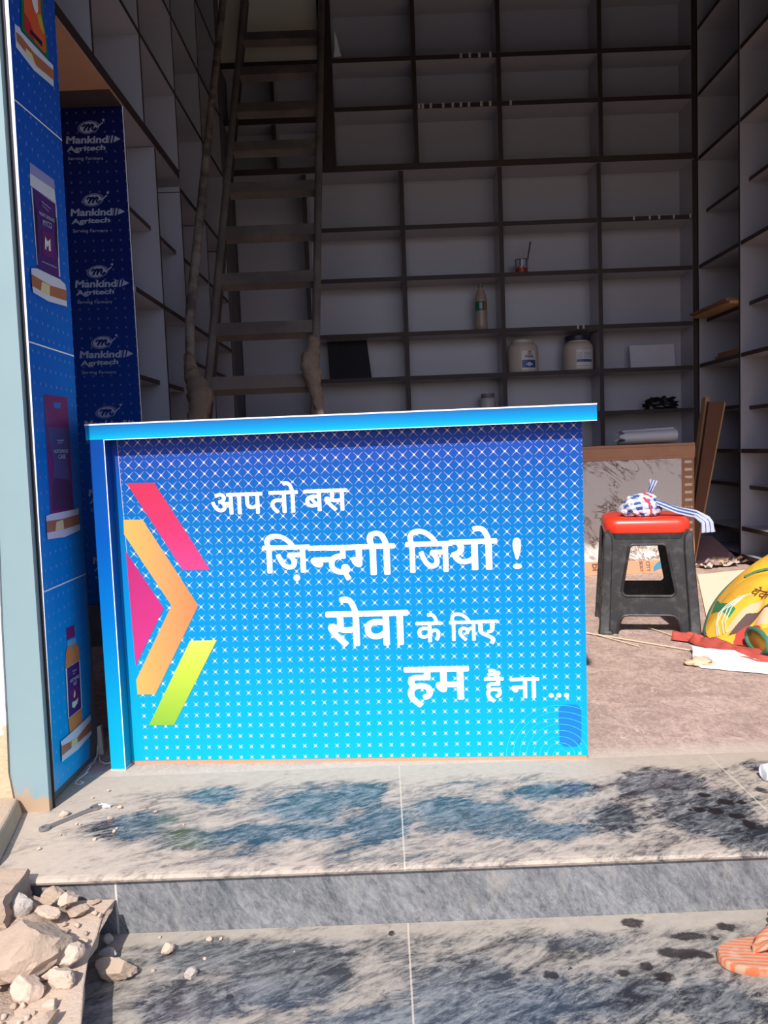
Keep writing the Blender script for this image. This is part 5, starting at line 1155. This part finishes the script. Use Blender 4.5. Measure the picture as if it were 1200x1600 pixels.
mb.add(vs, [(i * (n + 1) + j, (i + 1) * (n + 1) + j, (i + 1) * (n + 1) + j + 1, i * (n + 1) + j + 1) for i in range(n) for j in range(n)])
o = mb.build('rubble', m_dirt, smooth=True, auto=False); tag(o, 'loose sandy dirt and grit spread over the broken slab', 'dirt', kind='stuff')
mb = MB(); vs = []
for i in range(n + 1):
    for j in range(n + 1):
        x = -1.25 + 0.66 * i / n; y = -1.05 + 0.62 * j / n
        z = -0.124 + 0.047 * max(0, min(1, (-0.60 - x) / 0.10)) + 0.014 * noise.noise(Vector((x * 16, y * 16, 1)))
        vs.append((x, y, max(-0.127, min(z, ZS - 0.026))))
mb.add(vs, [(i * (n + 1) + j, (i + 1) * (n + 1) + j, (i + 1) * (n + 1) + j + 1, i * (n + 1) + j + 1) for i in range(n) for j in range(n)])
tag(mb.build('dirt', m_dirt, smooth=True, auto=False), 'bank of dirt heaped under the broken slab', 'dirt', kind='stuff')
def brick(label, x0, x1, y0, y1, z0, z1, mat, seed):
    bm = bmesh.new(); bmesh.ops.create_cube(bm, size=1); bmesh.ops.subdivide_edges(bm, edges=bm.edges[:], cuts=9, use_grid_fill=True)
    for v in bm.verts:
        q = noise.noise_vector(v.co * 5 + Vector((seed, 0, 0))) * 0.0035 + noise.noise_vector(v.co * 14 + Vector((seed, 3, 0))) * 0.003
        v.co = Vector(((x0 + x1) / 2 + (x1 - x0) * v.co.x, (y0 + y1) / 2 + (y1 - y0) * v.co.y, (z0 + z1) / 2 + (z1 - z0) * v.co.z)) + q
    me = bpy.data.meshes.new('stone_block'); bm.to_mesh(me); bm.free(); me.materials.append(mat)
    for p in me.polygons: p.use_smooth = True
    me.set_sharp_from_angle(angle=math.radians(50))
    o = bpy.data.objects.new('stone_block', me); COL.objects.link(o); return tag(o, label, 'block')
brick('upper weathered brown block butted against the granite step', -1.0, -0.712, -0.60, -0.495, -0.035, 0.026, m_rock_brown, 2)
brick('lower pale block under the weathered brown block', -1.0, -0.716, -0.640, -0.500, -0.062, -0.036, m_rock, 6)
RK = [('largest grey-brown boulder lying on the broken slab', (-0.640, -0.700), (0.084, 0.062, 0.042), m_rock_brown, 63, (0.25, -0.1, 0.45), 11),
 ('upright egg-shaped pale stone near the top of the slab', (-0.700, -0.560), (0.020, 0.018, 0.028), m_rock_grey, 22, (0, 0.2, 0), 5),
 ('pale angular stone, upper one of the pair below the big boulder', (-0.563, -0.692), (0.030, 0.020, 0.024), m_rock_pale, 34, (0.3, 0, 0.6), 9),
 ('pale angular stone, lower one of the pair below the big boulder', (-0.560, -0.735), (0.026, 0.018, 0.022), m_rock_pale, 25, (0.2, 0.3, -0.3), 9),
 ('chalky angular stone resting against the front of the big boulder', (-0.602, -0.760), (0.027, 0.022, 0.026), m_rock_pale, 31, (0, 0.4, 0.2), 9),
 ('flat chalky chip leaning on the chalky angular stone', (-0.598, -0.720), (0.030, 0.012, 0.010), m_rock_pale, 27, (0, -0.2, 0.1), 7),
 ('smooth brown stone at the top edge of the slab beside the upright stone', (-0.665, -0.512), (0.024, 0.018, 0.016), m_rock_brown, 28, (0, 0, 0.3), 6),
 ('grey stone with a flat top at the upper middle of the slab', (-0.630, -0.520), (0.020, 0.016, 0.014), m_rock, 29, (0, 0, 1), 8),
 ('long low stone beside the upright pale stone', (-0.655, -0.560), (0.034, 0.014, 0.012), m_rock, 30, (0, 0, -0.5), 7),
 ('crumbly lump of mortar on the upper right of the slab', (-0.606, -0.540), (0.024, 0.018, 0.012), m_rock_brown, 41, (0, 0, 0.4), 12),
 ('big round stone at the left edge of the photo on the slab', (-0.755, -0.585), (0.040, 0.034, 0.034), m_rock, 33, (0, 0, 0), 8),
 ('brownish stone below the round stone at the left edge', (-0.745, -0.665), (0.034, 0.03, 0.026), m_rock_brown, 35, (0, 0, 0.4), 8),
 ('dark stone at the lower left corner of the slab', (-0.700, -0.775), (0.024, 0.024, 0.026), m_rock_brown, 36, (0, 0, 0), 8),
 ('oval pebble on the bare front part of the slab', (-0.553, -0.790), (0.014, 0.010, 0.008), m_rock, 37, (0, 0, 0.5), 6),
 ('long finger-shaped stone at the bottom of the slab', (-0.545, -0.842), (0.013, 0.034, 0.012), m_rock_brown, 38, (0, 0, -0.5), 6),
 ('small pebble near the right edge of the slab', (-0.563, -0.628), (0.012, 0.009, 0.007), m_rock, 39, (0, 0, 0), 6),
 ('tiny chip at the top right corner of the slab', (-0.588, -0.498), (0.010, 0.006, 0.005), m_rock_brown, 40, (0, 0, 0.6), 6)]
for lab, (x, y), sz, mt, sd, rt, cu_ in RK:
    zz = ZS + (0.014 if x < -0.62 else 0.0)
    rock('stone', lab, (x, y, zz), sz, mt, sd, rt, cuts=cu_)
rnd = random.Random(77)
for k in range(70):
    x = rnd.uniform(-0.74, -0.56); y = rnd.uniform(-0.86, -0.51)
    rock('pebble', 'small crumb of stone scattered in the dirt on the broken slab', (x, y, ZS + (0.016 if x < -0.62 else 0.0)), (rnd.uniform(0.003, 0.008), rnd.uniform(0.003, 0.007), 0.005), [m_rock, m_rock_pale, m_rock_brown][k % 3], 100 + k, (0, 0, rnd.uniform(0, 3)), 'stone crumbs on the broken slab', 5, 2, cat='pebble')
rock('stone', 'large shaded stone on the lower step beside the edge of the slab', (-0.512, -0.612, -0.124), (0.042, 0.028, 0.024), m_rock_brown, 51, (0, 0.2, -0.4), cuts=9)
rock('stone', 'small shaded stone under the broken slab near the riser', (-0.545, -0.560, -0.124), (0.020, 0.012, 0.012), m_rock_grey, 52, (0, 0, 0.3), cuts=8)
rock('stone', 'tiny shaded stone at the foot of the riser under the slab', (-0.562, -0.512, -0.124), (0.012, 0.009, 0.011), m_rock_grey, 53, (0, 0, 0.3), cuts=8)
rock('stone', 'tan stone on the lower step just right of the slab shadow', (-0.440, -0.547, -0.124), (0.0145, 0.010, 0.012), m_rock, 54, (0, 0, 0.3), cuts=8)
rock('stone', 'white stone on the dark part of the lower step', (-0.378, -0.618, -0.124), (0.014, 0.010, 0.011), m_rock_grey, 55, (0, 0, 1.1), cuts=8)
rock('stone', 'largest pale stone on the granite sill beside the spanner', (-0.757, -0.215, 0.0), (0.014, 0.010, 0.009), m_rock_pale, 56, (0, 0, 0.5), cuts=8)
for k, (x, y, r) in enumerate(TREAD_PEBBLES):
    rock('pebble', 'tiny pale pebble on the dusty granite sill', (x, y, 0.0), (r * 0.8, r * 0.65, r * 0.6), [m_rock, m_rock_pale][k % 2], 200 + k, (0, 0, k), 'pebbles on the granite sill', 6, 2, cat='pebble')
for k, (x, y, r) in enumerate(STEP_PEBBLES):
    rock('pebble', 'tiny pebble on the lower granite step', (x, y, -0.124), (r * 0.8, r * 0.65, r * 0.6), m_rock, 230 + k, (0, 0, k), 'pebbles on the lower step', 6, 2, cat='pebble')
# spanner
sn = thing('spanner', 'open-ended steel spanner lying on the dusty sill by the column', 'spanner', (-0.735, -0.235, 0.001), math.atan2(0.107, 0.087))
m_steel = plain('dull_steel', (150, 146, 142), 0.4, 0.9, var=0.1, metal=0.5)
mb = MB(); mb.rings([[(x, y * w, z) for x_, y, z in ((0, -1, 0.0005), (0, 1, 0.0005), (0, 0.7, 0.006), (0, -0.7, 0.006))] for x, w in ((-0.050, 0.0065), (-0.035, 0.0045), (0.0, 0.004), (0.035, 0.0042), (0.055, 0.006))]); mb.build('shank', m_steel, sn)
mb = MB(); A0 = [math.radians(210 + 300 * k / 18 - 150 - 40) for k in range(19)]
o1 = [(-0.060 + 0.013 * math.cos(a), 0.011 * math.sin(a)) for a in [2 * PI * k / 20 for k in range(20)]]; i1 = [(-0.061 + 0.0065 * math.cos(a), 0.005 * math.sin(a)) for a in [2 * PI * k / 20 for k in range(20)]]
mb.add([(x, y, 0.0005) for x, y in o1] + [(x, y, 0.0005) for x, y in i1] + [(x, y, 0.0065) for x, y in o1] + [(x, y, 0.0065) for x, y in i1],
       [f for k in range(20) for k2 in [(k + 1) % 20] for f in ((k, k2, 20 + k2, 20 + k), (40 + k, 40 + k2, 60 + k2, 60 + k), (k, k2, 40 + k2, 40 + k), (20 + k, 20 + k2, 60 + k2, 60 + k))]); mb.build('ring_end', m_steel, sn)
jw = [(0.052, -0.006), (0.062, -0.011), (0.076, -0.010), (0.078, -0.005), (0.066, -0.004), (0.066, 0.004), (0.078, 0.005), (0.076, 0.010), (0.062, 0.011), (0.052, 0.006)]
MB().prism([(x, y, 0.0005) for x, y in jw], [(x, y, 0.006) for x, y in jw]).build('open_jaw', m_steel, sn)
lump('torn_paper', 'scrap of white paper beside the tip of the spanner', 'paper', (-0.678, -0.178, 0.0005), (0.016, 0.007, 0.005), m_bright, 14, 7, 0.6, 3, rz=-0.3)
# string at the foot of the board
ST = [(-0.806, 0.145, 0.03), (-0.800, 0.12, 0.012), (-0.797, 0.09, 0.004), (-0.803, 0.06, 0.006), (-0.790, 0.045, 0.012), (-0.795, 0.02, 0.004), (-0.785, 0.012, 0.010), (-0.800, -0.02, 0.003), (-0.797, -0.045, 0.004), (-0.782, -0.052, 0.004), (-0.776, -0.040, 0.004), (-0.786, -0.036, 0.006)]
o = MB().tube(ST, 0.0011, 6).build('string', m_bright, smooth=True); tag(o, 'thin white string trailing along the foot of the printed board', 'string')
o = MB().tube([(-0.800, 0.135, 0.003), (-0.785, 0.10, 0.002), (-0.765, 0.085, 0.002), (-0.742, 0.092, 0.002)], 0.0013, 6).build('string', m_bright, smooth=True); tag(o, 'short piece of white string between the printed board and the counter post', 'string')
mb = MB(); mb.prism([(-0.811, 0.158, 0.0), (-0.796, 0.158, 0.0), (-0.796, 0.17, 0.0), (-0.811, 0.17, 0.0)], [(-0.817, 0.168, 0.072), (-0.803, 0.168, 0.078), (-0.803, 0.18, 0.078), (-0.817, 0.18, 0.072)])
tag(mb.build('wood_offcut', plain('whitewashed_wood', (196, 188, 176), 0.8, var=0.15, scale=30)), 'small whitewashed wood offcut standing behind the printed board', 'offcut')
